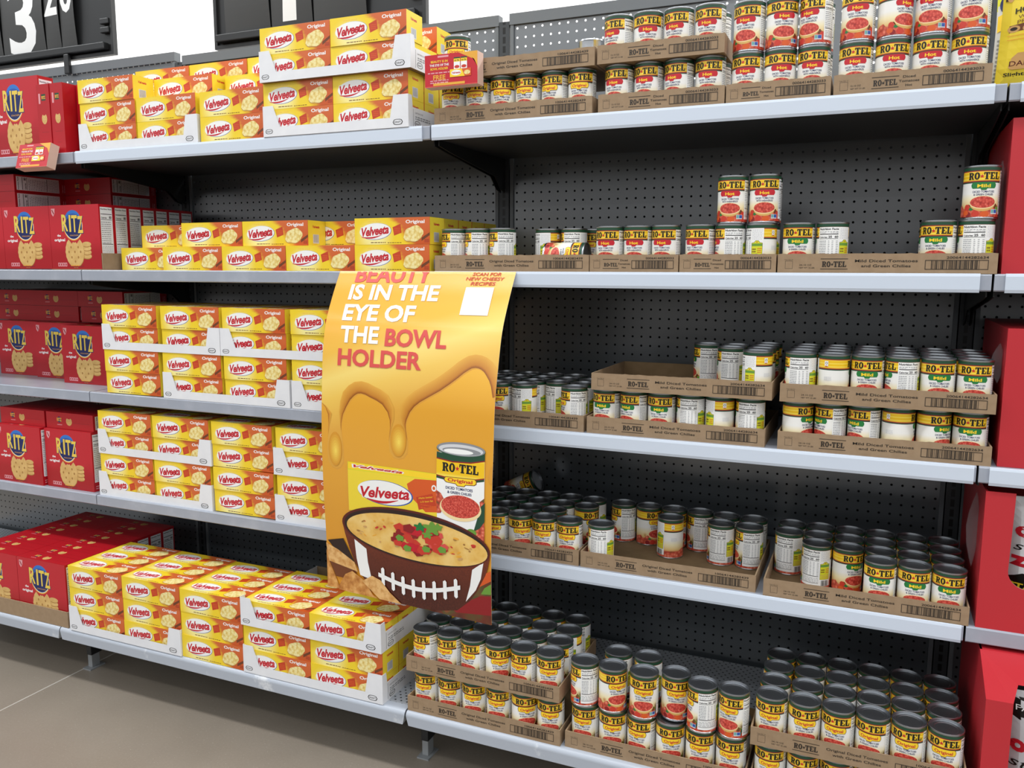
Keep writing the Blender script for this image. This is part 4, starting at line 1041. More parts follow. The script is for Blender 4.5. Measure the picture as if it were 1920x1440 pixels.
def catmull(T, z):
    P_ = T[2:]
    if z > P_[0][0]: return interp(T, z)
    for i in range(len(P_) - 1):
        if P_[i][0] >= z >= P_[i + 1][0]:
            p0 = P_[max(0, i - 1)]; p1 = P_[i]; p2 = P_[i + 1]; p3 = P_[min(len(P_) - 1, i + 2)]
            h = p2[0] - p1[0]; t = (z - p1[0]) / h
            m1 = (p2[1] - p0[1]) / (p2[0] - p0[0]) * h if p0 is not p1 else (p2[1] - p1[1])
            m2 = (p3[1] - p1[1]) / (p3[0] - p1[0]) * h if p3 is not p2 else (p2[1] - p1[1])
            return (2*t**3 - 3*t**2 + 1) * p1[1] + (t**3 - 2*t**2 + t) * m1 + (-2*t**3 + 3*t**2) * p2[1] + (t**3 - t**2) * m2
    return P_[-1][1]
KN = [(catmull(LT, -.351 - i * DV / 1000), catmull(RTb, -.351 - i * DV / 1000)) for i in range(142)]
def psurf(x, y, l):
    """poster millimetres (x from the left edge, y down from the shelf edge, negative) to space"""
    z = -.351 + y / 1000.0; t = x / 497.5
    q = max(0.0, -y / DV); i = min(139, int(q)); f_ = q - i
    ya = KN[i][0] * (1 - t) + KN[i][1] * t; yb = KN[i + 1][0] * (1 - t) + KN[i + 1][1] * t
    yy = ya * (1 - f_) + yb * f_
    ym = (KN[70][0] if y > -420 else KN[135][0]); k = max(0, min(138, int(round(q))))
    sl = (KN[max(0, k - 1)][0] - KN[k + 1][0]) / (2 * DV / 1000)
    n = Vector((0, -1.0, sl)).normalized()
    return (PXL + x / 1000.0, yy + n.y * l, 1.612 + z + n.z * l)
def poster():
    A = Art(497.5, -824)
    # shift so that v runs upward in the print
    B = Art(497.5, 824.0)
    P = B
    P.rect(0, -823.6, 497.5, -0.5, 'poster_print')
    drip = [(-0.8, -331.8), (12, -343), (21, -361.3), (22.5, -385), (20.5, -415), (17.5, -455.8), (20.3, -484), (30, -494.5), (44.8, -498.3), (58, -493), (67.5, -479.4), (67.5, -443.7), (62, -400), (62.9, -378.1), (68, -357), (78.6, -336.7), (90, -319), (102.1, -307.8), (112, -302), (122.2, -300.8),
            (135, -303), (149.6, -308.6), (169, -315), (186.4, -323.3), (203.1, -341.7), (210, -360), (211, -380), (207, -412.4), (210.0, -438), (220, -450), (234.3, -453.2), (250, -449), (260.7, -435.9), (262.1, -407.0), (257, -380), (256, -366.8), (258.7, -356.0), (267.8, -336.5), (280, -322), (295.5, -310.0), (322, -295),
            (349.2, -279.8), (374, -263), (396.8, -245.9), (410, -235), (422.0, -227.3), (430, -222.8), (439.2, -221.0), (447, -221.8), (453.9, -224.0), (462, -229), (469.8, -238.1), (478, -249), (483.8, -261.4), (490.4, -286.2), (497.5, -300)]
    # smooth shading of the printed cheese edge: nested outlines rising from the rim
    def inset(d):
        out = []
        for i in range(len(drip)):
            a = drip[max(0, i - 1)]; b = drip[min(len(drip) - 1, i + 1)]
            tx, ty = b[0] - a[0], b[1] - a[1]; L = math.hypot(tx, ty) or 1
            nx, ny = -ty / L, tx / L
            out.append((min(497.5, max(0, drip[i][0] + nx * d)), drip[i][1] + ny * d))
        return out
    body = drip
    top = [(p[0], -200.0) for p in body]
    # cheese body as triangles (ear clipping by monotone pieces: use many thin columns)
    import mathutils
    from mathutils.geometry import tessellate_polygon
    def fill(outline, m):
        idx = tessellate_polygon([[Vector((p[0], p[1], 0)) for p in outline]])
        P.add([[outline[i] for i in t] for t in idx], m)
        for k in range(len(P.p) - len(idx), len(P.p)): P.p[k] = (P.p[k][0], P.p[k][1], P.z)
    clampx = lambda L: [(min(497.5, max(0.0, a)), b) for a, b in L]
    body = clampx(drip)
    fill([(p[0] + 2.5 if 0 < p[0] < 497 else p[0], p[1] - 3.0) for p in body] + [(497.5, -1.0), (0, -1.0)], 'drip_d')
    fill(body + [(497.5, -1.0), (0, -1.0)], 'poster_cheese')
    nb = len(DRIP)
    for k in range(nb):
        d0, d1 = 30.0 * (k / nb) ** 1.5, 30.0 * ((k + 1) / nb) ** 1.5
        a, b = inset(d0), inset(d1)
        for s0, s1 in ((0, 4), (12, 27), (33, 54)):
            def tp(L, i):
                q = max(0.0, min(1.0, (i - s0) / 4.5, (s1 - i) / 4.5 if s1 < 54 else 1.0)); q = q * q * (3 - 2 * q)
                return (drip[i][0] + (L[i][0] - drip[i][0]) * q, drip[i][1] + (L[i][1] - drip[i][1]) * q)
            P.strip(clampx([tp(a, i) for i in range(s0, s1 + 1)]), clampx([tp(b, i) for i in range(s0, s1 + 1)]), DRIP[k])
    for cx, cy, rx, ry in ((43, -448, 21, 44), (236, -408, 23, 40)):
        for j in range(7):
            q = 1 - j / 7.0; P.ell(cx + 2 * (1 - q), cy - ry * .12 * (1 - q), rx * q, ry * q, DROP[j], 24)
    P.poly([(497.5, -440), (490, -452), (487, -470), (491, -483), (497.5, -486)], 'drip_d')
    # headline
    def line(t, x0, x1, yb, yt, m): P.text(t, x0, yb, yt - yb, m, x1 - x0, bold=0.032, al='L')
    k0 = len(P.p); P.text('BEAUTY', 55, -27, 40, 'ink_salmon', 222, bold=0.032, al='L')
    cut = []
    for pts, m_, z_ in P.p[k0:]:
        q = []
        for i in range(len(pts)):
            a, b = pts[i], pts[(i + 1) % len(pts)]
            if a[1] <= -2.0: q.append(a)
            if (a[1] <= -2.0) != (b[1] <= -2.0):
                t = (-2.0 - a[1]) / (b[1] - a[1]); q.append((a[0] + (b[0] - a[0]) * t, -2.0))
        if len(q) >= 3: cut.append((q, m_, z_))
    P.p[k0:] = cut
    line('IS IN THE', 50, 309, -70.5, -33, 'ink_white')
    line('EYE OF', 48, 256, -121.5, -82, 'ink_white')
    line('THE', 50, 164, -176, -134.5, 'ink_white'); line('BOWL', 184, 356, -180, -138, 'ink_salmon')
    line('HOLDER', 48, 293, -233, -191, 'ink_salmon')
    P.text('SCAN FOR', 424, -10.5, 8, 'ink_tag', 76, bold=0.02, shear=0.15); P.text('NEW CHEESY', 422, -21.5, 8, 'ink_tag', 102, bold=0.02, shear=0.15); P.text('RECIPES', 420, -33, 8.2, 'ink_tag', 66, bold=0.02, shear=0.15)
    P.rect(378, -102.5, 452.3, -38, 'ink_white')
    # cheese box on the poster
    def V(pts, m): P.fan(pts, m)
    P.poly([(82, -496), (346.8, -493), (349, -600), (81.7, -603)], 'pack_yellow')
    P.poly([(82.2, -476), (346.5, -477.7), (346.8, -493), (82, -496)], 'ink_lime'); P.poly([(84, -477), (346.5, -479), (346.8, -492), (83, -494)], 'ink_yellow')
    P.fan([(262, -512), (285, -497), (346.8, -493.5), (349.2, -571), (316, -575), (296, -560), (270, -540)], 'ink_orange')
    P.text('Velveeta', 175, -489, 8, 'ink_white', 160, bold=0.1, shear=0.4); P.text('Velveeta', 175, -488.5, 7, 'ink_red', 150, bold=0.03, shear=0.4)
    P.ell(196, -543.5, 84, 31, 'ink_blue', 40, -0.02); P.ell(194, -543, 82, 29.5, 'ink_white', 40, -0.02)
    P.text('Velveeta', 195, -556, 29, 'ink_white', 154, bold=0.06, shear=0.2, tilt=0.07); P.text('Velveeta', 195, -556, 28, 'ink_red', 149, bold=0.03, shear=0.2, tilt=0.07)
    P.strip([(140 + i * 12, -563 - 5 * math.sin(i / 8 * PI) + i * .8) for i in range(9)], [(140 + i * 12, -565 - 10 * math.sin(i / 8 * PI) + i * .9) for i in range(9)], 'ink_red')
    P.poly([(288.9, -541.6), (335.4, -526.8), (347, -554.3), (296.5, -572)], 'ink_tag')
    P.text('Melts better', 317, -541, 4.6, 'ink_yellow', 40, tilt=0.22); P.text('1/3 less fat', 320, -550, 4.6, 'ink_yellow', 36, tilt=0.22); P.greek(302, -566, 338, -553, 2, 'ink_orange', .4, 4)
    P.text('O', 340, -520, 15, 'ink_white', 14, bold=0.04)
    # tomato can on the poster
    P.poly([(346.4, -423.5), (476.8, -418.4), (480, -690), (350.4, -690)], 'ink_white')
    def cb(y0, y1, m): P.poly([(346.6, y1), (390, y1 - 5), (440, y1 - 3), (476.8, y1 + 5), (477, y0 + 5), (440, y0 - 3), (390, y0 - 5), (346.6, y0)], m)
    cb(-441, -423, 'ink_darkgreen'); cb(-481, -437, 'ink_deepred'); cb(-478, -440, 'can_yellow'); cb(-486, -481, 'ink_darkgreen')
    P.ell(412, -413.5, 66, 17, 'ink_darkgreen', 36); P.ell(412, -412, 65.5, 16, 'ink_grey', 36); P.ell(412, -413.5, 60, 12.5, 'ink_lightgrey', 36); P.ell(414, -416.5, 52, 8.5, 'ink_grey', 30); P.ell(406, -418, 40, 6, 'ink_white', 24)
    P.slab(412, -468, 21, 98, 'ink_black', 'ink_red')
    P.fan([(368, -484), (372, -480), (452, -478), (457, -482), (457, -490), (451, -494), (428, -495.5), (424, -500), (404, -500), (400, -495.5), (374, -494), (368, -490)], 'ink_brown'); P.fan([(370, -485), (373, -481.5), (451, -479.5), (455, -483), (455, -489), (450, -492.5), (427, -494), (423, -498.5), (405, -498.5), (401, -494), (375, -492.5), (370, -489)], 'ink_yellow')
    P.text('Original', 412, -490.5, 8.2, 'ink_red', 68, bold=0.03)
    P.text('DICED TOMATOES', 410, -509, 6.5, 'ink_navy', 74, bold=0.02); P.text('& GREEN CHILIES', 411, -519, 6.3, 'ink_navy', 66, bold=0.02)
    P.fan([(346, -515), (360, -522), (372, -540), (360, -570), (349, -572)], 'tomato_pile'); P.fan([(478, -520), (466, -530), (470, -560), (462, -600), (480, -640)], 'tomato_pile')
    P.poly([(470, -540), (480, -530), (480, -575), (455, -610), (450, -604)], 'ink_darkgreen')
    P.ell(414, -552, 57, 31, 'ink_cream', 36, 0.02); P.ell(414, -548, 53, 27, 'diced_tomato', 36, 0.02)
    P.fan([(455, -600), (480, -585), (480, -640), (450, -636), (430, -612)], 'tomato_pile'); P.ell(445, -606, 14, 9, 'ink_leaf', 16)
    # chips, bowl, dip
    P.poly([(6, -694.8), (58.6, -682.2), (95, -745), (60, -745)], 'ink_darkbrown')
    P.fan([(0, -703), (40, -716), (92, -741), (102, -765), (60, -770), (6, -752)], 'poster_chip_light')
    P.fan([(0, -720), (8, -752), (30, -795), (42, -822), (0, -823)], 'poster_chip')
    P.fan([(10, -752), (96, -764), (100, -790), (30, -790)], 'ink_brown')
    P.fan([(497.5, -690), (470, -720), (440, -775), (350, -822), (300, -823.5), (497.5, -823.5)], 'poster_foot')
    P.fan([(497.5, -752), (470, -756), (420, -785), (380, -800), (400, -812), (497.5, -800)], 'ink_deepred')
    P.poly([(470, -706), (497.5, -690), (497.5, -715), (466, -735)], 'ink_orange'); P.poly([(480, -735), (497.5, -722), (497.5, -748), (470, -752)], 'ink_leaf')
    body_ = [(58.9, -640.4), (66.3, -669.5), (78, -705), (92.3, -737.3), (112, -769), (139.4, -796.9), (166, -817), (191.8, -823), (300, -823.5), (350, -818), (403.4, -806), (439.8, -774.5), (458, -750), (471.5, -724.4), (482, -705), (489.1, -686.4), (495.0, -658.0), (470, -640), (280, -625), (100, -630)]
    P.fan(body_, 'poster_leather')
    P.fan([(95.3, -678), (132.9, -698), (136, -733.2), (147, -778), (110, -772), (100, -728.6)], 'ink_white'); P.fan([(446.8, -696), (478, -672), (470, -714.6), (456, -744.9), (428, -779), (440.3, -737.4)], 'ink_white')
    P.ell(277, -642.5, 219, 66, 'ink_maroon', 56, -0.03); P.ell(278, -644, 213, 62, 'ink_darkbrown', 56, -0.03); P.ell(281, -647, 208, 55, 'poster_dip', 56, -0.03)
    r = random.Random(3)
    for i in range(46):
        a = r.uniform(0, 2 * PI); q = math.sqrt(r.uniform(0.1, .9)); P.ell(281 + 195 * q * math.cos(a), -648 + 48 * q * math.sin(a), r.uniform(3, 9), r.uniform(1.2, 3), r.choice(('ink_tan', 'ink_gold', 'ink_biscuit_dark', 'ink_tomato')), 10, r.uniform(-.5, .5))
    for i in range(46):
        a = r.uniform(0, 2 * PI); q = math.sqrt(r.uniform(0, 1)); x = 294 + 80 * q * math.cos(a); y = -648 + 34 * q * math.sin(a) + 8 * (1 - q); k = r.uniform(12, 22); t = r.uniform(0, 1.5)
        P.fan([(x + k * math.cos(t + j * PI / 2.5) * r.uniform(.8, 1.1), y + k * .62 * math.sin(t + j * PI / 2.5)) for j in range(5)], r.choice(('ink_tomato', 'ink_red', 'ink_deepred', 'ink_tomato', 'ink_salmon')))
    for x, y in ((262, -673), (318, -666), (364, -660), (240, -650)): P.fan([(x - 13, y), (x - 4, y + 8), (x + 12, y + 4), (x + 10, y - 7), (x - 6, y - 9)], 'ink_leaf')
    for cx, cy, k in ((301, -614, 15), (336, -612, 22), (322, -630, 13), (352, -606, 12)):
        P.fan([(cx + k * (1 + .3 * math.sin(5 * a)) * math.cos(a), cy + k * .62 * (1 + .3 * math.sin(5 * a)) * math.sin(a)) for a in [2 * PI * j / 30 for j in range(30)]], 'ink_leaf' if k != 15 else 'ink_green')
    # lacing
    up = [(170 + 244 * i / 12, -753 - 22 * math.sin(i / 12 * PI) + 13 * i / 12) for i in range(13)]; P.strip(up, [(a, b - 11) for a, b in up], 'ink_white')
    for i in range(8):
        x = 184 + 31 * i; yb = -758 - 22 * math.sin((x - 170) / 244 * PI) + 13 * (x - 170) / 244
        P.fan([(x - 5, yb + 20), (x + 1, yb + 24), (x + 5, yb + 20), (x + 6, yb - 22), (x + 1, yb - 26), (x - 4, yb - 22)], 'ink_white')
    P.fan([(41, -812), (62, -778), (86, -765), (126, -784), (150, -816), (165, -823.5), (40, -823.5)], 'poster_chip')
    P.fan([(117, -786), (149.9, -766), (176.4, -773), (205, -800), (240, -823.5), (172, -823.5), (155, -812)], 'poster_chip_light')
    fs = P.faces(psurf, 0.000022, du=20, dv=DV)
    fs = [(p, m, [(u, 1 + v) for u, v in uv]) for p, m, uv in fs]
    # paper thickness: a plain back sheet following the same curve
    zs = [0.0 - i * DV for i in range(138)]
    for a, b in zip(zs[:-1], zs[1:]):
        fs.append(([psurf(0, a, -0.0006), psurf(497.5, a, -0.0006), psurf(497.5, b, -0.0006), psurf(0, b, -0.0006)], 'pack_white', None))
        for x in (0, 497.5): fs.append(([psurf(x, a, 0), psurf(x, b, 0), psurf(x, b, -0.0006), psurf(x, a, -0.0006)], 'pack_white', None))
    o = obj('hanging_poster', mesh_from('hanging_poster', fs))
    tag(o, 'curved orange football-party advertising poster hanging from the second shelf edge', 'poster')
poster()

# ------------------------------------------------------------------ coupon pads
def coupon(loc, rot, W, H, D, label):
    A = Art(W * 1000, H * 1000); w_, h_ = W * 1000, H * 1000; k = w_ / 136
    A.rect(0, 0, w_, h_, 'ink_red'); A.rect(0, 0, w_, 2, 'ink_salmon')
    A.rect(34 * k, h_ - 7 * k, 62 * k, h_ - 3 * k, 'ink_pink'); A.fan([(88 * k, h_), (w_, h_), (w_, h_ - 34 * k), (w_ - 8 * k, h_ - 18 * k)], 'ink_gold')
    A.text('BEAUTY IS IN', 38 * k, h_ - 18 * k, 5.2 * k, 'ink_yellow', 44 * k, bold=.02); A.text('THE EYE OF THE', 38 * k, h_ - 26 * k, 5.2 * k, 'ink_white', 50 * k, bold=.02); A.text('BOWL HOLDER', 38 * k, h_ - 34 * k, 5.2 * k, 'ink_yellow', 46 * k, bold=.02)
    A.greek(8 * k, h_ - 42 * k, 66 * k, h_ - 37 * k, 1, 'ink_pink', .5, 3); A.text('FREE', 38 * k, h_ - 56 * k, 11 * k, 'ink_gold', 32 * k, bold=.03); A.greek(14 * k, 8 * k, 62 * k, 17 * k, 2, 'ink_pink', .5, 5)
    A.rect(22 * k, 2.5 * k, 104 * k, 8 * k, 'ink_gold')
    for x in (84, 102):
        A.rect(x * k - 8 * k, h_ - 36 * k, x * k + 8 * k, h_ - 10 * k, 'ink_white'); A.rect(x * k - 8 * k, h_ - 20 * k, x * k + 8 * k, h_ - 13 * k, 'ink_yellow'); A.rect(x * k - 8 * k, h_ - 13 * k, x * k + 8 * k, h_ - 10 * k, 'ink_darkgreen'); A.ell(x * k, h_ - 31 * k, 6.5 * k, 3.5 * k, 'ink_tomato', 14); A.text('RO TEL', x * k, h_ - 18.6 * k, 3.6 * k, 'ink_black', 12 * k, bold=.03)
    A.rect(66 * k, 19 * k, 120 * k, 36 * k, 'ink_yellow'); A.poly([(96 * k, 36 * k), (120 * k, 36 * k), (120 * k, 19 * k), (104 * k, 19 * k)], 'ink_orange'); A.ell(82 * k, 28 * k, 13 * k, 6 * k, 'ink_white', 20); A.text('Velveeta', 82 * k, 26 * k, 4.6 * k, 'ink_red', 22 * k, bold=.03, shear=.2); A.ell(110 * k, 27 * k, 8 * k, 5 * k, 'pasta_shells', 14)
    fs = A.faces(lambda x, y, l: (x / 1000, -l, y / 1000), 0.00004)
    o = empty('coupon_pad', loc, rot)
    obj('coupon_face', mesh_from('coupon_face', fs), o)
    obj('paper_stack', mesh_from('paper_stack', boxf(0, W, 0.0002, D, 0, H, 'paper_edge', skip='')), o)
    tag(o, label, 'coupon pad', 'red coupon pads')
coupon((0.004, -0.032, H1 + 0.0805), (0, 0, 0.0), 0.138, 0.073, 0.032, 'red tear-off coupon pad hanging before the can trays, top shelf')
coupon((-1.404, -0.053, H1 - 0.046), (math.radians(-16), 0, math.radians(0)), 0.134, 0.074, 0.030, 'red tear-off coupon pad tilted on the lip below the crackers, top shelf')

# ------------------------------------------------------------------ price signs on top of the panel
def price_sign(x0, x1, z0, H, label, cards, bar_left=False):
    W = x1 - x0; y = PANEL_Y + 0.0
    o = empty('price_sign', (x0, y, z0)); t = 0.012
    obj('backboard', mesh_from('backboard', boxf(t, W - t, 0.006, 0.010, t, H - t, 'plastic_black')), o)
    fr = []
    for a in (boxf(0, W, -0.004, 0.014, 0, t, 'plastic_black'), boxf(0, W, -0.004, 0.014, H - t, H, 'plastic_black'), boxf(0, t, -0.004, 0.014, t, H - t, 'plastic_black'), boxf(W - t, W, -0.004, 0.014, t, H - t, 'plastic_black')): fr += a
    frm = obj('frame', mesh_from('frame', fr), o)
    obj('ledge', bevel_box('ledge', 0.02, W - 0.03, -0.022, 0.004, 0.018, 0.042, 'plastic_black', 0.003), o)
    for zz_ in (0.075, 0.105): obj('side_clip', bevel_box('side_clip', W - 0.055, W - 0.014, -0.010, 0.004, zz_, zz_ + 0.02, 'plastic_black', 0.003), frm)
    for xx in (0.3 * W, 0.78 * W):
        obj('mount', bevel_box('mount', xx - .012, xx + .012, -0.022, -0.0085, -0.052, 0.017, 'plastic_black', 0.003), frm)
    for (a, b, digit, cx, cap, dw, yb) in cards:
        A = Art((b - a) * 1000, (H - .045) * 1000); n = 8; ww = (b - a) * 1000; hh = (H - .055) * 1000
        A.rect(0, 0, ww, hh, 'sign_card')
        if digit == '7':
            A.fan([(cx - 70, yb + 262), (cx - 70, yb + 215), (cx + 18, yb + 215), (cx - 20, yb + 130), (cx - 28, yb), (cx + 26, yb), (cx + 32, yb + 120), (cx + 72, yb + 225), (cx + 72, yb + 262)], 'ink_white')
        elif digit: A.text(digit, cx, yb, cap, 'ink_white', dw, bold=0.02)
        def fn(x, yv, l): return (a + x / 1000, -0.004 - 0.010 * math.sin(PI * min(1, max(0, yv / hh))) * (0.4 + 0.6 * x / ww) - l, 0.043 + yv / 1000)
        obj('digit_card', mesh_from('digit_card', A.faces(fn, 0.00008, du=20, dv=20)), o)
    tag(o, label, 'price sign', 'black price sign holders')
price_sign(-2.52, -1.520, H1 + 0.408, 0.36, 'black price sign holder reading three dollars and cents, above the crackers',
           [(0.30, 0.43, '$', 65, 90, 70, 205), (0.435, 0.664, '3', 112, 262, 150, 4), (0.668, 0.745, '2', 36, 150, 72, 122), (0.748, 0.825, '0', 36, 150, 68, 126)])
price_sign(-1.060, -0.255, H1 + 0.378, 0.36, 'black price sign holder with a white seven, above the cheese',
           [(0.05, 0.235, None, 0, 0, 0, 0), (0.24, 0.400, '7', 72, 230, 140, 16), (0.405, 0.60, None, 0, 0, 0, 0)])

# ------------------------------------------------------------------ right edge: pretzel bags, red display cases, clear flags
def bag(name, loc, W, H, D, label, art, side):
    """pillow pouch: two bulged sheets crimped at both ends"""
    n, m = 14, 18
    def P(u, v, s, l=0.0):
        bul = (max(0.0, math.sin(PI * u)) ** 0.6) * (max(0.0, math.sin(PI * min(1, max(0, v)))) ** 0.55)
        wr = 0.0015 * math.sin(9 * u + 17 * v) * math.sin(PI * v) * math.sin(PI * u)
        nar = 1 - 0.05 * math.sin(PI * v)
        return ((u - .5) * W * nar, s * (bul * D / 2 + wr + l), v * H)
    A = art
    fs = A.faces(lambda x, y, l: P(x / A.W, y / A.H, -1, l), 0.00005, du=A.W / n, dv=A.H / m)
    for i in range(n):
        for j in range(m):
            fs.append(([P(i / n, j / m, 1), P(i / n, (j + 1) / m, 1), P((i + 1) / n, (j + 1) / m, 1), P((i + 1) / n, j / m, 1)], side, None))
    o = obj(name, mesh_from(name, fs), None, loc)
    tag(o, label, 'bag'); return o
A = Art(220, 300); A.rect(0, 0, 220, 300, 'pack_yellow')
A.fan([(14, 94), (60, 97), (212, 92), (212, 150), (190, 150), (120, 110), (60, 106), (14, 106)], 'ink_brown')
for k in range(7): A.ell(22 + 26 * k, 100 + 1.5 * (k % 3), 11, 6, 'ink_tan', 18, .3 * k); A.ell(22 + 26 * k, 100 + 1.5 * (k % 3), 6.5, 3, 'ink_darkbrown', 14, .3 * k)
A.fan([(4, 150), (16, 150), (24, 300), (4, 300)], 'ink_darkbrown')
for k in range(5): A.ell(13 + 2 * k, 160 + 30 * k, 7, 13, 'ink_tan', 16); A.ell(13 + 2 * k, 160 + 30 * k, 4, 8, 'ink_darkbrown', 14)
A.text('HONEY', 22, 125, 10, 'ink_black', 56, bold=.02, al='L', tilt=.15); A.text('WHEAT', 28, 116, 6.5, 'ink_brown', 44, al='L', tilt=.12); A.text('PRETZELS', 27, 107.5, 6.5, 'ink_brown', 60, al='L', tilt=.1)
A.rect(12, 88, 205, 89.2, 'ink_gold'); A.rect(12, 81, 205, 82.2, 'ink_gold')
A.fan([(20, 34), (24, 50), (34, 58), (110, 58), (124, 44), (112, 30), (26, 30)], 'ink_tan'); A.text('DAKOTA', 21, 36, 9, 'ink_maroon', 74, bold=.01, al='L')
A.text('Slightly Salted', 13, 19, 6.5, 'ink_black', 92, bold=.02, al='L')
bag('pretzel_bag', (1.302, 0.052, H1 + 0.0), 0.205, 0.31, 0.07, 'yellow pretzel bag leaning at the right end of the top shelf', A, 'pack_yellow')
A = Art(200, 280); A.rect(0, 0, 200, 280, 'ink_lightgrey'); A.rect(0, 160, 200, 280, 'ink_lime'); A.ell(16, 170, 12, 16, 'ink_navy', 16); A.poly([(2, 120), (30, 132), (30, 160), (2, 150)], 'ink_yellow'); A.greek(4, 20, 60, 110, 12, 'ink_grey', .5, 8)
bag('pretzel_bag', (1.300, 0.150, H1 + 0.0), 0.20, 0.29, 0.06, 'silver-backed bag tucked behind the yellow pretzel bag, top shelf', A, 'ink_lightgrey')
def case(x, y, z, W, D, H, label, cut=None, art=None):
    o = empty('display_case', (x, y, z)); t = 0.004
    if cut:
        cx0, cz0, r = cut
        pts = [(cx0, H)]; pts.append((cx0 - .003, cz0 + r))
        arc = [(cx0 + r - r * math.cos(a) - .003, cz0 + r - r * math.sin(a)) for a in [PI / 2 * i / 6 for i in range(7)]]
        L = [(0, 0, H), ]
        fs = []
        for yy, flip in ((0.0, False), (t, True)):
            q = [[(0, 0), (W, 0), (W, cz0), (0, cz0)], [(0, cz0), (arc[0][0], cz0), arc[0], (cx0, H), (0, H)]]
            for k in range(6): q.append([(arc[k][0], cz0), (arc[k + 1][0], cz0), arc[k + 1], arc[k]])
            for p in q: 
                pp = [(a, yy, b) for a, b in p]; fs.append((pp[::-1] if flip else pp, 'display_red' if not flip else 'kraft_inside', None))
        ed = [(cx0, H)] + arc + [(W, cz0)]
        for a, b in zip(ed[:-1], ed[1:]): fs.append(([(a[0], 0, a[1]), (a[0], t, a[1]), (b[0], t, b[1]), (b[0], 0, b[1])], 'kraft_board', None))
        fs += [([(0, 0, 0), (0, 0, H), (0, t, H), (0, t, 0)], 'display_red', None), ([(0, 0, H), (cx0, 0, H), (cx0, t, H), (0, t, H)], 'display_red', None)]
        obj('front_panel', mesh_from('front_panel', fs), o)
    else:
        obj('front_panel', mesh_from('front_panel', boxf(0, W, 0, t, 0, H, 'display_red')), o)
    obj('side_panel', mesh_from('side_panel', boxf(0, t, t, D, 0, H, 'display_red')), o)
    obj('side_panel', mesh_from('side_panel', boxf(W - t, W, t, D, 0, H, 'display_red')), o)
    obj('back_panel', mesh_from('back_panel', boxf(t, W - t, D - t, D, 0, H, 'display_red')), o)
    if not cut: obj('top_panel', mesh_from('top_panel', boxf(t, W - t, t, D - t, H - t, H, 'display_red')), o)
    obj('bottom_panel', mesh_from('bottom_panel', boxf(t, W - t, t, D - t, 0, t, 'kraft_inside')), o)
    tag(o, label, 'display case', 'red cardboard display cases'); return o
case(1.2330, 0.016, H2, 0.36, 0.38, 0.290, 'plain red cardboard display case at right edge, second shelf')
case(1.2530, 0.016, H3, 0.36, 0.38, 0.272, 'plain red cardboard display case at right edge, third shelf')
case(1.2370, 0.004, H4, 0.36, 0.38, 0.282, 'red display case with cut-out showing white bags, fourth shelf', cut=(0.052, 0.090, 0.035))
# bottom case with a sloped shoulder
def low_case():
    o = empty('display_case', (1.2480, -0.135, H5)); W, D, H, t = 0.36, 0.43, 0.292, 0.004
    c0, z1 = 0.045, 0.265
    fs = [([(0, 0, 0), (c0, 0, 0), (c0, 0, H), (0, 0, H)], 'display_red', None), ([(c0, 0, z1 - .23), (c0, 0, 0), (W, 0, 0), (W, 0, z1 - .23)][::-1], 'display_red', None),
          ([(c0, 0, 0), (c0, t, 0), (c0, t, H), (c0, 0, H)], 'kraft_board', None)]
    obj('front_panel', mesh_from('front_panel', fs), o)
    obj('sloped_top', mesh_from('sloped_top', [([(0, 0, H), (c0, 0, H), (c0 + .012, .045, H + .018), (W, .05, H + .018), (W, .13, H + .043), (0, .13, H + .043)], 'display_red', None), ([(0, .13, H + .043), (W, .13, H + .043), (W, D, H + .043), (0, D, H + .043)], 'display_red', None)]), o)
    obj('side_panel', mesh_from('side_panel', prism([(0.001, 0), (0.001, H), (.13, H + .043), (D, H + .043), (D, 0)], 'x', 0.0, t, 'display_red')), o)
    obj('side_panel', mesh_from('side_panel', prism([(0.005, 0), (0.005, H - .01), (.13, H + .038), (D, H + .038), (D, 0)], 'x', W - t, W, 'display_red')), o)
    obj('bottom_panel', mesh_from('bottom_panel', boxf(t, W - t, t, D, 0, t, 'kraft_inside')), o)
    tag(o, 'red display case with sloped shoulder at right edge, bottom shelf', 'display case', 'red cardboard display cases')
low_case()
def snack_art():
    A = Art(200, 250); A.rect(0, 0, 200, 250, 'pack_white')
    A.text('original', 6, 176, 28, 'ink_red', 128, bold=.05, al='L'); A.text('style', 4, 148, 18, 'ink_black', 70, al='L', shear=.3); A.text('zero', 0, 118, 28, 'ink_red', 90, bold=.05, al='L')
    A.fan([(0, 30), (0, 92), (20, 104), (200, 104), (200, 30)], 'ink_black'); A.text('START', 2, 72, 12, 'ink_yellow', 58, bold=.03, al='L'); A.text('NEW', 2, 48, 18, 'ink_yellow', 62, bold=.03, al='L')
    return A
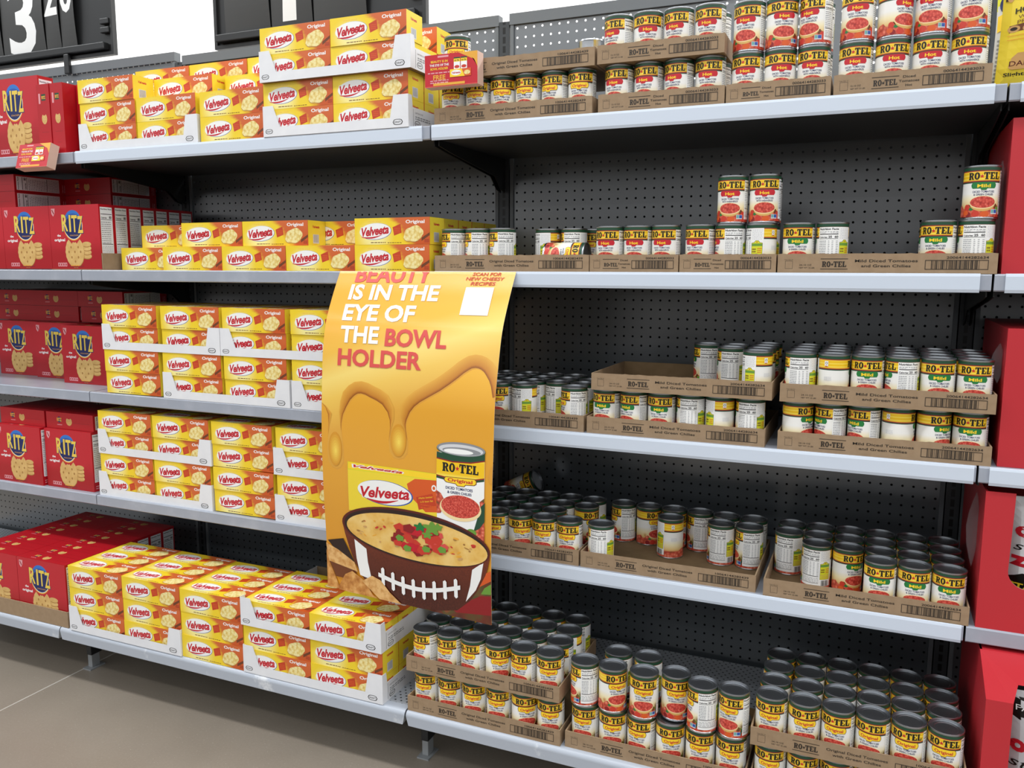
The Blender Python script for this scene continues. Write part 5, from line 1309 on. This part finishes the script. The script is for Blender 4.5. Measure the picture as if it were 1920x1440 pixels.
bag('snack_bag', (1.405, 0.055, H4 + 0.0045), 0.235, 0.262, 0.080, 'white snack bag with red words inside the red case, fourth shelf', snack_art(), 'pack_white')
def snack_art2():
    A = Art(200, 250); A.rect(0, 0, 200, 250, 'ink_lightgrey'); A.fan([(0, 200), (0, 240), (200, 240), (200, 205), (60, 212)], 'ink_black'); A.text('FAMILY', 8, 218, 10, 'ink_white', 60, al='L')
    A.text('original', 0, 150, 28, 'ink_red', 120, bold=.05, al='L'); A.text('style', 0, 122, 18, 'ink_black', 70, al='L', shear=.3); A.text('zero', 0, 92, 28, 'ink_red', 90, bold=.05, al='L')
    return A
bag('snack_bag', (1.412, -0.075, H5 + 0.0045), 0.235, 0.290, 0.080, 'silver snack bag with red words inside the low red case, bottom shelf', snack_art2(), 'ink_lightgrey')
# clear plastic shelf flags
m = M('clear_plastic', '9AA0A2', 0.12); b_ = m.node_tree.nodes['Principled BSDF']; b_.inputs['Alpha'].default_value = 0.30
PROF = [(0.0, 0.006), (0.12, 0.012), (0.3, 0.022), (0.55, 0.030), (0.75, 0.026), (0.9, 0.012), (1.0, 0.003)]
def flag(x, y, z, H, label, rz=0.0):
    o = empty('price_flag', (x, y, z), (0, 0, rz))
    n = 10; L = []
    prof = [(a_, w_ * 0.72) for a_, w_ in (PROF)]
    fs = []
    for (a, wa), (b, wb) in zip(prof[:-1], prof[1:]):
        for s, d in ((1, 0.0), (-1, 0.0012)):
            fs.append(([(-wa * .5, d + .012 * math.sin(PI * a), a * H), (wa * .5, d - .006 * math.sin(PI * a), a * H), (wb * .5, d - .006 * math.sin(PI * b), b * H), (-wb * .5, d + .012 * math.sin(PI * b), b * H)][::s], 'clear_plastic', None))
    obj('leaf', mesh_from('leaf', fs), o)
    tag(o, label, 'price flag', 'clear plastic flags')
flag(1.2290, 0.085, H2 + 0.045, 0.175, 'clear plastic flag beside the lone stacked can, second shelf', 0.9)
flag(1.2478, 0.060, H3 + 0.16, 0.08, 'clear plastic flag before the red case, third shelf', 1.2)
flag(1.2310, 0.085, H4 + 0.10, 0.16, 'clear plastic flag between cans and red case, fourth shelf', 1.15)
